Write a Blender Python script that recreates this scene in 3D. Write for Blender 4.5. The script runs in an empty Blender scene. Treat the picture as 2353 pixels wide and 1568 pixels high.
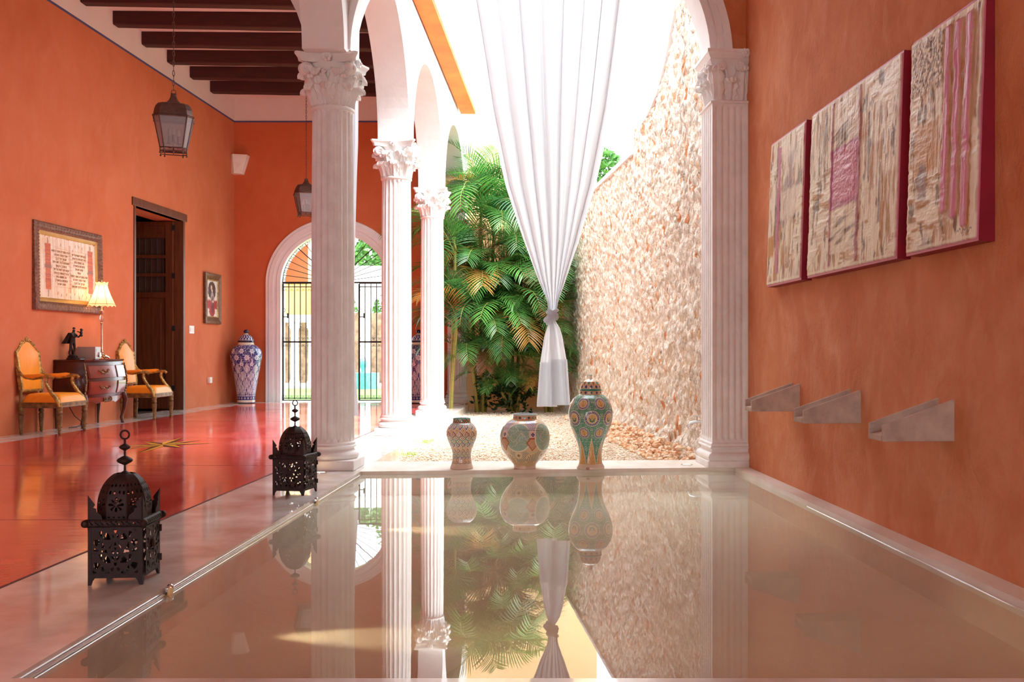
import bpy, bmesh, math, random
import numpy as np
from mathutils import Vector, Matrix, noise, Quaternion

SC = bpy.context.scene
COL = SC.collection
PI = math.pi
random.seed(7)

# ------------------------------------------------------------------ camera, world, exposure
cam_d = bpy.data.cameras.new('camera')
cam = bpy.data.objects.new('camera', cam_d)
COL.objects.link(cam)
cam.location = (0, 0, 1)
cam.rotation_euler = (PI / 2, 0, 0)
cam_d.sensor_width = 36
cam_d.lens = 36 * 2300 / 2353
cam_d.shift_x = -0.0525
cam_d.shift_y = 0.0090
cam_d.clip_end = 200
SC.camera = cam

world = bpy.data.worlds.new('sky')
SC.world = world
world.use_nodes = True
bg = world.node_tree.nodes['Background']
bg.inputs[0].default_value = (0.82, 0.93, 1.0, 1)
bg.inputs[1].default_value = 1.0

SUN = bpy.data.lights.new('sun', 'SUN')
SUN.energy = 1.6
SUN.angle = math.radians(30)
SUN.color = (1.0, 0.98, 0.95)
sun = bpy.data.objects.new('sun', SUN)
COL.objects.link(sun)
sun.location = (4, 6, 14)
sun.rotation_euler = Vector((0.50, -0.30, 1.0)).to_track_quat('Z', 'Y').to_euler()

SC.view_settings.view_transform = 'Standard'
SC.view_settings.look = 'None'
SC.view_settings.gamma = 1
SC.view_settings.use_curve_mapping = False
SC.view_settings.exposure = 2.95
try:
    SC.cycles.use_denoising = True
    SC.cycles.denoiser = 'OPENIMAGEDENOISE'
    SC.cycles.max_bounces = 12
    SC.cycles.diffuse_bounces = 8
    SC.cycles.transparent_max_bounces = 12
    SC.cycles.sample_clamp_indirect = 6
except Exception:
    pass

# ------------------------------------------------------------------ helpers
def at(px, py, d):
    "point of the place seen at pixel px, py of the 2353x1568 frame, at depth d in front of the camera"
    return Vector(((px - 1300) / 2300 * d, d, 1 + (805 - py) / 2300 * d))

def lin(r, g, b):
    f = lambda c: (c / 255 / 12.92) if c <= 10 else ((c / 255 + .055) / 1.055) ** 2.4
    return (f(r), f(g), f(b), 1)

class MB:
    def __init__(s):
        s.v = []; s.f = []; s.m = []
    def add(s, vs, fs, mi=0, M=None):
        o = len(s.v)
        if M is not None:
            vs = [M @ Vector(v) for v in vs]
        s.v += [tuple(v) for v in vs]
        s.f += [tuple(i + o for i in f) for f in fs]
        s.m += [mi] * len(fs)
        return s
    def box(s, x0, x1, y0, y1, z0, z1, mi=0, M=None):
        vs = [(x0, y0, z0), (x1, y0, z0), (x1, y1, z0), (x0, y1, z0), (x0, y0, z1), (x1, y0, z1), (x1, y1, z1), (x0, y1, z1)]
        fs = [(0, 3, 2, 1), (4, 5, 6, 7), (0, 1, 5, 4), (1, 2, 6, 5), (2, 3, 7, 6), (3, 0, 4, 7)]
        return s.add(vs, fs, mi, M)
    def prism(s, poly, z0, z1, mi=0, M=None):
        n = len(poly)
        vs = [(p[0], p[1], z0) for p in poly] + [(p[0], p[1], z1) for p in poly]
        fs = [tuple(range(n))[::-1], tuple(range(n, 2 * n))] + [(i, (i + 1) % n, n + (i + 1) % n, n + i) for i in range(n)]
        return s.add(vs, fs, mi, M)
    def rings(s, rings, mi=0, M=None, closed=True, caps=True):
        n = len(rings[0]); vs = [p for r in rings for p in r]; fs = []
        for k in range(len(rings) - 1):
            for i in range(n if closed else n - 1):
                a = k * n + i; b = k * n + (i + 1) % n
                fs.append((a, b, b + n, a + n))
        if caps and closed:
            fs.append(tuple(range(n))[::-1])
            fs.append(tuple(range((len(rings) - 1) * n, len(rings) * n)))
        return s.add(vs, fs, mi, M)
    def lathe(s, prof, seg=24, mi=0, M=None, caps=True, ph=0.0):
        R = []
        for r, z in prof:
            r = max(r, 1e-4)
            R.append([(r * math.cos(2 * PI * i / seg + ph), r * math.sin(2 * PI * i / seg + ph), z) for i in range(seg)])
        return s.rings(R, mi, M, caps=caps)
    def tube(s, pts, rad, seg=8, mi=0, M=None, closed=False):
        pts = [Vector(p) for p in pts]
        n = len(pts); R = []
        rr = rad if isinstance(rad, (list, tuple)) else [rad] * n
        up = None
        for i, p in enumerate(pts):
            if closed: t = pts[(i + 1) % n] - pts[i - 1]
            else: t = pts[min(i + 1, n - 1)] - pts[max(i - 1, 0)]
            if t.length < 1e-9: t = Vector((0, 0, 1))
            t.normalize()
            if up is None:
                up = Vector((0, 0, 1)) if abs(t.z) < .9 else Vector((1, 0, 0))
            a = t.cross(up)
            if a.length < 1e-6: a = t.cross(Vector((0, 1, 0)))
            a.normalize(); b = a.cross(t); up = b
            R.append([p + (a * math.cos(2 * PI * k / seg) + b * math.sin(2 * PI * k / seg)) * rr[i] for k in range(seg)])
        if closed: R.append(R[0])
        return s.rings(R, mi, M, caps=not closed)
    def ball(s, c, r, seg=12, rg=8, mi=0, M=None, sc=(1, 1, 1)):
        R = []
        for k in range(rg + 1):
            a = -PI / 2 + PI * k / rg
            rr = max(math.cos(a), 1e-3)
            R.append([(c[0] + r * sc[0] * rr * math.cos(2 * PI * i / seg), c[1] + r * sc[1] * rr * math.sin(2 * PI * i / seg), c[2] + r * sc[2] * math.sin(a)) for i in range(seg)])
        return s.rings(R, mi, M)
    def grid(s, fn, nu, nv, mi=0, M=None, two=False):
        vs = [fn(i / nu, j / nv) for j in range(nv + 1) for i in range(nu + 1)]
        fs = [(j * (nu + 1) + i, j * (nu + 1) + i + 1, (j + 1) * (nu + 1) + i + 1, (j + 1) * (nu + 1) + i) for j in range(nv) for i in range(nu)]
        return s.add(vs, fs, mi, M)
    def build(s, name, mats, parent=None, loc=None, rot=None, sharp=38, smooth=True, solid=0):
        me = bpy.data.meshes.new(name)
        me.from_pydata(s.v, [], s.f)
        if not isinstance(mats, (list, tuple)): mats = [mats]
        for m in mats: me.materials.append(m)
        if len(mats) > 1: me.polygons.foreach_set('material_index', s.m)
        if smooth:
            me.polygons.foreach_set('use_smooth', [True] * len(me.polygons))
            me.update()
            me.set_sharp_from_angle(angle=math.radians(sharp))
        me.update()
        return link(name, me, parent, loc, rot, solid)

def link(name, me, parent=None, loc=None, rot=None, solid=0):
    o = bpy.data.objects.new(name, me)
    COL.objects.link(o)
    if parent is not None: o.parent = parent
    if loc is not None: o.location = loc
    if rot is not None: o.rotation_euler = rot
    if solid:
        md = o.modifiers.new('solid', 'SOLIDIFY'); md.thickness = solid; md.offset = 0
    return o

def fix_normals(o):
    bm = bmesh.new(); bm.from_mesh(o.data)
    bmesh.ops.recalc_face_normals(bm, faces=bm.faces)
    bm.to_mesh(o.data); bm.free()
    return o

def tag(o, label=None, cat=None, group=None, kind=None):
    if label: o['label'] = label
    if cat: o['category'] = cat
    if group: o['group'] = group
    if kind: o['kind'] = kind
    return o

def thing(name, loc, label, cat, rz=0.0, group=None, sc=1.0):
    o = bpy.data.objects.new(name, None)
    COL.objects.link(o)
    o.location = loc; o.rotation_euler = (0, 0, rz); o.scale = (sc, sc, sc)
    o.empty_display_size = .05
    return tag(o, label, cat, group)

def st(o):
    o['kind'] = 'structure'; return o

def copy_tree(o, parent=None):
    c = o.copy(); COL.objects.link(c)
    if parent is not None: c.parent = parent
    for ch in list(o.children): copy_tree(ch, c)
    return c

# ------------------------------------------------------------------ materials
def new_mat(name):
    m = bpy.data.materials.new(name); m.use_nodes = True
    nt = m.node_tree
    return m, nt, nt.nodes['Principled BSDF']

def N(nt, t, **k):
    n = nt.nodes.new(t)
    for a, b in k.items():
        if a.startswith('_'): setattr(n, a[1:], b)
        else: n.inputs[a.replace('_', ' ')].default_value = b
    return n

def mix(nt, fac, a, b, blend='MIX'):
    n = nt.nodes.new('ShaderNodeMix'); n.data_type = 'RGBA'; n.blend_type = blend
    for s, v in ((n.inputs[0], fac), (n.inputs[6], a), (n.inputs[7], b)):
        if hasattr(v, 'is_output') or isinstance(v, bpy.types.NodeSocket): nt.links.new(v, s)
        else: s.default_value = v
    return n.outputs[2]

def ramp(nt, fac, stops):
    n = nt.nodes.new('ShaderNodeValToRGB'); cr = n.color_ramp
    while len(cr.elements) < len(stops): cr.elements.new(.5)
    for e, (p, c) in zip(cr.elements, stops):
        e.position = p; e.color = c
    nt.links.new(fac, n.inputs[0])
    return n.outputs[0]

def obj_co(nt, scale=(1, 1, 1)):
    tc = nt.nodes.new('ShaderNodeTexCoord'); mp = nt.nodes.new('ShaderNodeMapping')
    mp.inputs['Scale'].default_value = scale
    nt.links.new(tc.outputs['Object'], mp.inputs[0])
    return mp.outputs[0]

def noise_out(nt, co, scale, detail=4, rough=.55, dist=0):
    n = N(nt, 'ShaderNodeTexNoise', Scale=scale, Detail=detail, Roughness=rough, Distortion=dist)
    nt.links.new(co, n.inputs['Vector'])
    return n.outputs['Fac']

def bump(nt, b, h, strength, dist, prev=None):
    n = N(nt, 'ShaderNodeBump', Strength=strength, Distance=dist)
    nt.links.new(h, n.inputs['Height'])
    if prev is not None: nt.links.new(prev, n.inputs['Normal'])
    nt.links.new(n.outputs[0], b.inputs['Normal'])
    return n.outputs[0]

def mat(name, c1, c2=None, rough=.6, metal=0, scale=4, detail=5, bmp=0, bscale=40, bdist=.01, co=(1, 1, 1), lo=.35, hi=.65, spec=.5, coat=0, rvar=0):
    m, nt, b = new_mat(name)
    b.inputs['Roughness'].default_value = rough
    b.inputs['Metallic'].default_value = metal
    b.inputs['Specular IOR Level'].default_value = spec
    b.inputs['Coat Weight'].default_value = coat
    b.inputs['Base Color'].default_value = c1
    o = obj_co(nt, co)
    if c2 is not None:
        f = noise_out(nt, o, scale, detail)
        nt.links.new(ramp(nt, f, [(lo, c1), (hi, c2)]), b.inputs['Base Color'])
    if rvar:
        f = noise_out(nt, o, scale * 1.7, 4)
        mr = N(nt, 'ShaderNodeMapRange', _clamp=True)
        mr.inputs[1].default_value = .3; mr.inputs[2].default_value = .7
        mr.inputs[3].default_value = rough; mr.inputs[4].default_value = rough + rvar
        nt.links.new(f, mr.inputs[0]); nt.links.new(mr.outputs[0], b.inputs['Roughness'])
    if bmp:
        bump(nt, b, noise_out(nt, o, bscale, 6), bmp, bdist)
    return m

def plaster(name, c1, c2, c3=None, rough=.85, bs=.35, sc=1.0, bd=.012):
    "hand-trowelled painted lime plaster: large mottling, streaks and small relief"
    m, nt, b = new_mat(name)
    b.inputs['Roughness'].default_value = rough
    b.inputs['Specular IOR Level'].default_value = .25
    o = obj_co(nt)
    f1 = noise_out(nt, o, .9 * sc, 6, .6, .6)
    col = ramp(nt, f1, [(.35, c1), (.68, c2)])
    o2 = obj_co(nt, (1.1, 1.1, .75))
    f2 = noise_out(nt, o2, 2.4 * sc, 8, .6, .9)
    k = ramp(nt, f2, [(.45, (0, 0, 0, 1)), (.8, (.5, .5, .5, 1))])
    col = mix(nt, k, col, c3 or c2)
    nt.links.new(col, b.inputs['Base Color'])
    p = bump(nt, b, noise_out(nt, o2, 7 * sc, 8, .62, .5), bs, bd * 2)
    p = bump(nt, b, noise_out(nt, o, 60, 4, .7), bs * .8, bd * .35, p)
    return m

def vcol(name, rough=.4, coat=0, bmp=0, bscale=60, spec=.5, var=0.0):
    m, nt, b = new_mat(name)
    b.inputs['Roughness'].default_value = rough
    b.inputs['Coat Weight'].default_value = coat
    b.inputs['Coat Roughness'].default_value = .08
    b.inputs['Specular IOR Level'].default_value = spec
    a = nt.nodes.new('ShaderNodeAttribute'); a.attribute_name = 'paint'
    c = a.outputs['Color']
    if var:
        f = noise_out(nt, obj_co(nt), 30, 5)
        k = ramp(nt, f, [(.3, (1 - var, 1 - var, 1 - var, 1)), (.7, (1, 1, 1, 1))])
        c = mix(nt, 1.0, c, k, 'MULTIPLY')
    nt.links.new(c, b.inputs['Base Color'])
    if bmp: bump(nt, b, noise_out(nt, obj_co(nt), bscale, 5), bmp, .004)
    return m

def paint(o, rgb):
    "rgb: (n,3) linear colours of the glaze or paint itself, one per vertex"
    at_ = o.data.color_attributes.new('paint', 'FLOAT_COLOR', 'POINT')
    a = np.ones((len(o.data.vertices), 4), dtype=np.float32); a[:, :3] = rgb
    at_.data.foreach_set('color', a.ravel())

def coords(o):
    a = np.empty(len(o.data.vertices) * 3, dtype=np.float64); o.data.vertices.foreach_get('co', a)
    return a.reshape(-1, 3)

L3 = lambda r, g, b: np.array(lin(r, g, b)[:3])

M_ORANGE = plaster('terracotta_plaster', lin(196, 108, 70), lin(206, 119, 81), lin(214, 136, 100), bs=.16)
M_ORANGE_R = plaster('terracotta_plaster_rough', lin(204, 122, 80), lin(222, 148, 104), lin(238, 182, 146), bs=.55, sc=1.3, bd=.018)
M_ORANGE_B = plaster('burnt_orange_plaster', lin(198, 98, 58), lin(206, 108, 68), lin(212, 116, 76), bs=.14)
M_PEACH = plaster('peach_plaster', lin(243, 196, 140), lin(247, 206, 156), bs=.15)
M_WHITE = plaster('white_limewash', lin(232, 230, 230), lin(240, 239, 239), lin(226, 222, 220), bs=.2)
M_WHITE2 = mat('white_painted_stone', lin(240, 239, 238), lin(230, 227, 225), rough=.65, scale=7, bmp=.25, bscale=45, bdist=.006)
M_CEIL = plaster('ceiling_limewash', lin(222, 205, 200), lin(230, 214, 208), bs=.12)
M_BEAM = mat('oxblood_timber', lin(52, 9, 10), lin(70, 16, 15), rough=.7, scale=3, co=(1, 8, 8), bmp=.4, bscale=12, bdist=.01)
M_BLUE = mat('blue_line_paint', lin(84, 78, 122), rough=.8)
M_CEMENT = mat('polished_cement', lin(204, 190, 176), lin(244, 243, 241), rough=.16, scale=2.6, detail=10, bmp=.1, bscale=5, bdist=.005, lo=.34, hi=.68, rvar=.1, coat=.5)
M_LEDGE = mat('travertine_slab', lin(226, 214, 200), lin(240, 232, 222), rough=.45, scale=2.2, detail=8, bmp=.1, bscale=20, bdist=.004, co=(3, 1, 1))
M_GLAZE_BLACK = mat('black_wrought_iron', lin(34, 30, 30), rough=.55, bmp=.1)
M_IRON = mat('rusty_brown_iron', lin(38, 18, 16), lin(52, 27, 22), rough=.6, metal=.2, scale=18, bmp=.35, bscale=90, bdist=.003)
M_GOLD = mat('antique_gilding', lin(204, 166, 92), lin(120, 88, 44), rough=.38, metal=.55, scale=22, bmp=.6, bscale=55, bdist=.006)
M_GOLDWOOD = mat('olive_gilt_wood', lin(142, 110, 62), lin(92, 66, 38), rough=.5, metal=.25, scale=14, bmp=.4, bscale=70, bdist=.004)
M_FRAME = mat('bronzed_frame', lin(110, 70, 54), lin(142, 100, 80), rough=.42, metal=.35, scale=30, bmp=1, bscale=60, bdist=.008)
M_BRASS = mat('aged_brass', lin(150, 122, 92), lin(98, 78, 60), rough=.35, metal=.8, scale=30, bmp=.4, bscale=60, bdist=.004)
M_WOODDOOR = mat('brown_door_wood', lin(112, 58, 26), lin(84, 40, 18), rough=.45, scale=3, co=(8, 8, .6), bmp=.2, bscale=14, bdist=.004)
M_MAHOG = mat('glossy_mahogany', lin(82, 28, 16), lin(58, 18, 12), rough=.3, scale=4, co=(1, 1, 3), coat=.2, spec=.4)
M_DARKTOP = mat('dark_marble_top', lin(60, 30, 28), lin(84, 44, 38), rough=.15, scale=10)
M_SATIN = mat('orange_satin', lin(250, 160, 40), lin(244, 148, 32), rough=.42, scale=6, co=(1, 12, 1), bmp=.15, bscale=60, bdist=.002)
M_BRONZE = mat('dark_bronze', lin(58, 44, 40), lin(40, 30, 30), rough=.35, metal=.6, scale=20, bmp=.3)
M_BLACKGLOSS = mat('black_lacquer', lin(16, 14, 16), rough=.12)
M_SILVER = mat('silver_plastic', lin(176, 160, 152), rough=.35, metal=.35)
M_STEEL = mat('bright_steel', lin(215, 215, 215), rough=.2, metal=1)
M_CHALK = mat('chalk_white', lin(236, 226, 212), lin(222, 210, 196), rough=.8, scale=6, bmp=.2)
M_CANTERA = mat('pale_carved_stone', lin(206, 184, 166), lin(176, 154, 140), rough=.75, scale=9, detail=8, bmp=.35, bscale=50, bdist=.006)
M_MAROON = mat('maroon_edge_paint', lin(150, 18, 44), lin(132, 12, 38), rough=.5, scale=3)
M_PLASTIC = mat('white_plastic', lin(235, 232, 228), rough=.4)
M_BLACKWIRE = mat('dark_flex', lin(70, 34, 26), rough=.6)
M_DARK = mat('dark_room_shade', lin(70, 46, 34), rough=.9)  # dark colour stands in for the shade of an enclosed room

# ------------------------------------------------------------------ large structure
AL = 0.0825                                   # the right hand wall turns by this angle
XL = lambda y: -6.39 - .0185 * (19.3 - y)     # face of the left wall
XR = lambda y: 2.265 - .0826 * y              # face of the right wall
XS = lambda y: 2.673 - .14 * y                # face of the rubble wall
RR = Matrix.Rotation(AL, 4, 'Z')
YB = 19.3                                     # back wall
ZC = 5.86                                     # ceiling
C1 = Vector((-1.978, 8.5, 0)); C2 = Vector((-2.018, 11.93, 0)); C3 = Vector((-2.054, 15.4, 0)); C4 = Vector((-2.085, 19.12, 0))
TH = .172                                     # half thickness of the arcade walls
ZS = 3.48                                     # springing
def ctr(y): return C1.x + (y - 8.5) * (C4.x - C1.x) / (C4.y - C1.y)

# red polished cement floor
def red_floor_mat():
    m, nt, b = new_mat('red_polished_cement')
    b.inputs['Roughness'].default_value = .1
    b.inputs['Coat Weight'].default_value = .5; b.inputs['Coat Roughness'].default_value = .07; b.inputs['Coat IOR'].default_value = 1.5
    o = obj_co(nt, (1, .6, 1))
    f = noise_out(nt, o, 1.3, 8, .62, .8)
    col = ramp(nt, f, [(.3, lin(200, 54, 52)), (.5, lin(224, 82, 74)), (.72, lin(236, 122, 112))])
    nt.links.new(col, b.inputs['Base Color'])
    r = N(nt, 'ShaderNodeMapRange'); r.inputs[1].default_value = .3; r.inputs[2].default_value = .8
    r.inputs[3].default_value = .07; r.inputs[4].default_value = .24
    nt.links.new(noise_out(nt, o, 2.2, 6), r.inputs[0]); nt.links.new(r.outputs[0], b.inputs['Roughness'])
    p = bump(nt, b, noise_out(nt, obj_co(nt, (.7, 1.6, 1)), 4, 3, .5), .25, .012)
    bump(nt, b, noise_out(nt, o, 30, 4), .06, .003, p)
    return m
M_RED = red_floor_mat()
mb = MB()
P = [(XL(-5) + .5, -5), (-2.37, -5), (-2.37, 18.9), (XL(18.9) + .46, 18.9)]
mb.prism(P, -.2, 0)
st(mb.build('floor', M_RED, smooth=False))
mb = MB()                                     # scored joints in the floor
for y in (3.2, 5.9, 8.68, 11.4, 14.1, 16.8):
    mb.box(XL(y) + .52, -2.37, y - .0022, y + .0022, 0, .0008)
mb.box(-2.385, -2.37, -5, 18.9, 0, .002)
st(mb.build('trim_1', mat('dark_joint', lin(96, 44, 44), rough=.5), smooth=False))
mb = MB()
mb.prism([(XL(-5) - .2, -5), (XL(-5) + .5, -5), (XL(18.9) + .46, 18.9), (-1.9, 18.9), (-1.9, YB + .3), (XL(19.3) - .2, YB + .3)], -.2, .0)
st(mb.build('floor', M_CEMENT, smooth=False))
# stone edge between the red floor and the pond, and the walk of the arcade
mb = MB()
mb.prism([(-2.37, 3.05), (-1.69, 3.05), (-1.69, 8.235), (-2.37, 8.235)], -.4, 0)
mb.prism([(-2.37, 8.24), (-1.71, 8.24), (-1.76, 18.2), (-1.93, 18.2), (-1.93, 18.9), (-2.37, 18.9)], -.4, 0)
st(mb.build('floor', M_CEMENT, smooth=False))
mb = MB()
mb.prism([(-1.708, 8.245), (1.6, 8.56), (1.56, 9.13), (-1.712, 8.99)], -.4, 0)
st(mb.build('floor', M_LEDGE, smooth=False))
mb = MB()
mb.prism([(-2.37, -5), (XR(-5), -5), (XR(3.05), 3.05), (-2.37, 3.05)], -.4, 0)
st(mb.build('floor', M_CEMENT, smooth=False))
mb = MB()
mb.prism([(XR(3.055) - .12, 3.055), (XR(3.055), 3.055), (XR(8.53), 8.53), (XR(8.53) - .12, 8.53)], -.4, .002)
st(mb.build('trim_2', M_LEDGE, smooth=False))

# pond bottom and water
M_POND = plaster('pond_cement', lin(248, 238, 216), lin(252, 244, 228), lin(242, 224, 194), rough=.8, bs=.3, sc=1.6)
mb = MB(); mb.prism([(-1.8, 3.0), (2.2, 3.0), (1.7, 8.62), (-1.8, 8.62)], -.45, -.2)
st(mb.build('floor', M_POND, smooth=False))
def water_mat():
    m = bpy.data.materials.new('still_water'); m.use_nodes = True; nt = m.node_tree
    nt.nodes.remove(nt.nodes['Principled BSDF'])
    out = nt.nodes['Material Output']
    g = N(nt, 'ShaderNodeBsdfGlossy', Roughness=.012); g.inputs[0].default_value = (1, 1, 1, 1)
    t = nt.nodes.new('ShaderNodeBsdfTransparent'); t.inputs[0].default_value = (.95, .98, .95, 1)
    fr = N(nt, 'ShaderNodeFresnel', IOR=1.36)
    df = nt.nodes.new('ShaderNodeBsdfDiffuse'); df.inputs[0].default_value = lin(238, 234, 216)
    mk = nt.nodes.new('ShaderNodeMixShader'); mk.inputs[0].default_value = .28
    nt.links.new(t.outputs[0], mk.inputs[1]); nt.links.new(df.outputs[0], mk.inputs[2])
    mx = nt.nodes.new('ShaderNodeMixShader')
    nt.links.new(fr.outputs[0], mx.inputs[0]); nt.links.new(mk.outputs[0], mx.inputs[1]); nt.links.new(g.outputs[0], mx.inputs[2])
    bp = N(nt, 'ShaderNodeBump', Strength=.012, Distance=.01)
    nt.links.new(noise_out(nt, obj_co(nt), 3, 2), bp.inputs['Height'])
    nt.links.new(bp.outputs[0], g.inputs['Normal'])
    nt.links.new(mx.outputs[0], out.inputs[0])
    return m
mb = MB(); mb.add([(-1.69, 3.05, -.03), (XR(3.05) - .1, 3.05, -.03), (XR(8.56) - .1, 8.58, -.03), (-1.69, 8.26, -.03)], [(0, 1, 2, 3)])
w = mb.build('pond_water', water_mat(), smooth=False)
tag(w, 'still reflecting pool of water between the three spouts and the two floor lanterns', 'water', kind='stuff')
# bright metal strips along the water line
mb = MB(); mb.tube([(-1.682, 3.06, -.026), (-1.682, 8.24, -.026)], .0065, 8)
st(mb.build('trim_3', M_STEEL))
mb = MB(); mb.tube([(XR(3.1) - .128, 3.08, -.03), (XR(6.6) - .128, 6.6, -.03)], .004, 6)
st(mb.build('trim_4', M_STEEL))

# gravel bed base and outside ground
M_GBASE = mat('gravel_bed', lin(222, 206, 182), lin(200, 170, 138), rough=.95, scale=60, bmp=.6, bscale=90)
mb = MB(); mb.prism([(-1.75, 8.9), (1.6, 8.9), (.25, YB), (-1.95, YB)], -.4, -.125)
st(mb.build('ground', M_GBASE, smooth=False))

# ---- walls
def wallbox(name, m, poly, z0, z1):
    mb = MB(); mb.prism(poly, z0, z1); return st(mb.build(name, m, smooth=False))
def lw(y0, y1, z0, z1, name='wall_left', m=None):
    return wallbox(name, m or M_ORANGE, [(XL(y0) - .45, y0), (XL(y0), y0), (XL(y1), y1), (XL(y1) - .45, y1)], z0, z1)
DY0, DY1, DZ = 15.0, 16.86, 3.17              # doorway in the left wall
mb = MB()
for y0, y1, z0, z1 in ((-5, DY0, -.2, 5.41), (DY1, YB + .3, -.2, 5.41), (DY0, DY1, DZ, 5.41)):
    mb.prism([(XL(y0) - .45, y0), (XL(y0), y0), (XL(y1), y1), (XL(y1) - .45, y1)], z0, z1)
st(mb.build('wall_left', M_ORANGE, smooth=False))
lw(-5, YB + .3, 5.41, 6.1, 'wall_left', M_CEIL)
mb = MB(); mb.prism([(XL(-5) - .01, -5), (XL(-5) + .006, -5), (XL(YB) + .006, YB - .006), (XL(YB) - .01, YB)], 5.395, 5.425)
mb.box(XL(YB), -1.9, YB - .006, YB + .01, 5.395, 5.425)
st(mb.build('trim_5', M_BLUE, smooth=False))

def arch_pts(a, b, n=36):
    return [(-a * math.cos(PI * i / n), b * math.sin(PI * i / n)) for i in range(n + 1)]

def arch_wall(name, p0, p1, th, bays, z0, ztop, mats, fmat=0, solid_pairs=(), sgn=1):
    """wall from p0 to p1 (plan); bays: (s_centre, half_span, rise, z_spring); front face = the side at -th*n"""
    p0 = Vector((p0[0], p0[1], 0)); p1 = Vector((p1[0], p1[1], 0)); L = (p1 - p0).length; e = (p1 - p0) / L
    n = Vector((-e.y, e.x, 0))
    cols = []
    s = 0.0
    for (sc, a, b, zs, zl) in bays:
        cols.append((s, zl)); cols.append((sc - a, zl))
        for x, z in arch_pts(a, b): cols.append((sc + x, zs + z))
        cols.append((sc + a, zl)); s = sc + a
    cols.append((L, bays[-1][4] if len(bays[-1]) < 6 else bays[-1][5]))
    mb = MB()
    P3 = lambda s, z, k: p0 + e * s + n * (k * th) + Vector((0, 0, z))
    for (s0, a0), (s1, a1) in zip(cols[:-1], cols[1:]):
        if abs(s1 - s0) > 1e-6:
            mb.add([P3(s0, a0, -1), P3(s1, a1, -1), P3(s1, ztop, -1), P3(s0, ztop, -1)], [(0, 1, 2, 3)], fmat)
            mb.add([P3(s0, a0, 1), P3(s1, a1, 1), P3(s1, ztop, 1), P3(s0, ztop, 1)], [(3, 2, 1, 0)], 0)
            mb.add([P3(s0, ztop, -1), P3(s1, ztop, -1), P3(s1, ztop, 1), P3(s0, ztop, 1)], [(0, 1, 2, 3)], 0)
        mb.add([P3(s0, a0, -1), P3(s0, a0, 1), P3(s1, a1, 1), P3(s1, a1, -1)], [(0, 1, 2, 3)], 0)
    s0, a0 = cols[0]; s1, a1 = cols[-1]
    mb.add([P3(s0, a0, -1), P3(s0, ztop, -1), P3(s0, ztop, 1), P3(s0, a0, 1)], [(0, 1, 2, 3)], 0)
    mb.add([P3(s1, a1, -1), P3(s1, a1, 1), P3(s1, ztop, 1), P3(s1, ztop, -1)], [(0, 1, 2, 3)], 0)
    return st(mb.build(name, mats, sharp=25))

def archivolt(name, p0, p1, off, sc, a, b, zs, prof, m, zlow=None, cat=None):
    "moulded band round an arch; prof = [(radial offset, projection)]"
    p0 = Vector((p0[0], p0[1], 0)); p1 = Vector((p1[0], p1[1], 0)); L = (p1 - p0).length; e = (p1 - p0) / L
    n = Vector((-e.y, e.x, 0))
    path = arch_pts(a, b, 48)
    R = []
    pts = []
    for i, (x, z) in enumerate(path):
        t = PI * i / 48
        nx, nz = -math.cos(t) / a, math.sin(t) / b
        l = math.hypot(nx, nz); pts.append((x, zs + z, nx / l, nz / l))
    if zlow is not None:
        pts = [(-a, zlow, -1, 0)] + pts + [(a, zlow, 1, 0)]
    for x, z, nx, nz in pts:
        R.append([p0 + e * (sc + x + nx * r) + n * (-(off + pr)) + Vector((0, 0, z + nz * r)) for r, pr in prof])
    mb = MB(); mb.rings(R, closed=True, caps=True)
    return fix_normals(mb.build(name, m, sharp=30))

# arcade wall between room and court
def s_of(c): return c.y - C1.y
La = (C4 - C1).length
bays = []
for A, B in ((C1, C2), (C2, C3), (C3, C4)):
    sc = ((A + B) / 2 - C1).length; h = (B - A).length / 2 - TH
    bays.append((sc, h, 1.36, ZS, ZS - .02))
arch_wall('wall_arcade', C1, C4 + Vector((0, .2, 0)), TH, bays, ZS, 6.1, [M_WHITE])
mb = MB()                                     # projecting parapet above the arcade: orange underside, white face
mb.prism([(-1.80, 8.7), (-1.60, 8.7), (-1.60, 17.75), (-1.86, 17.75)], 5.19, 5.23, 1)
mb.prism([(-1.79, 8.7), (-1.58, 8.7), (-1.58, 17.75), (-1.85, 17.75)], 5.23, 6.3, 0)
st(mb.build('wall_parapet', [M_WHITE, mat('bright_orange_paint', lin(238, 118, 38), lin(214, 100, 34), rough=.8, scale=2.2, detail=8, co=(1, 1, 1), bmp=.3)], smooth=False))
RE = [(-.001, 0), (0, .025), (.05, .03), (.055, .012), (.075, .012), (.08, .028), (.12, .03), (.125, .0)]
for k, (sc, h, b, zs, zl) in enumerate(bays):
    st(archivolt('trim_6', C4, C1, TH, La - sc, h, b, zs, RE, M_WHITE))

# front arch over the pool edge
FE = Vector((math.cos(AL), math.sin(AL), 0)); FL = 3.56
F0 = C1.copy(); F1 = C1 + FE * FL
arch_wall('wall_front_arch', F0, F1, TH, [(1.692, 1.52, 1.40, 3.5, 3.46)], 3.5, 6.1, [M_WHITE, M_ORANGE_R], fmat=1)
RF = [(-.002, -.02), (-.002, .035), (.045, .04), (.05, .022), (.062, .022), (.068, .038), (.105, .038), (.11, .022), (.125, .022), (.13, .04), (.19, .046), (.2, .02), (.2, -.02)]
st(archivolt('trim_7', F0, F1, TH, 1.692, 1.52, 1.40, 3.5, RF, M_WHITE))
# wall over the wide opening between room and pool, towards the camera
arch_wall('wall_near_arcade', (-1.975, 1.9), (-1.978, 8.33), TH, [(3.215, 3.04, 1.43, ZS, ZS - .02)], ZS, 6.1, [M_WHITE])
mb = MB(); mb.box(-2.16, -1.79, 1.55, 1.95, 0, 6.1); mb.box(-2.16, -1.79, -5, 1.55, 4.6, 6.1)
st(mb.build('wall_pier', M_WHITE, smooth=False))
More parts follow.
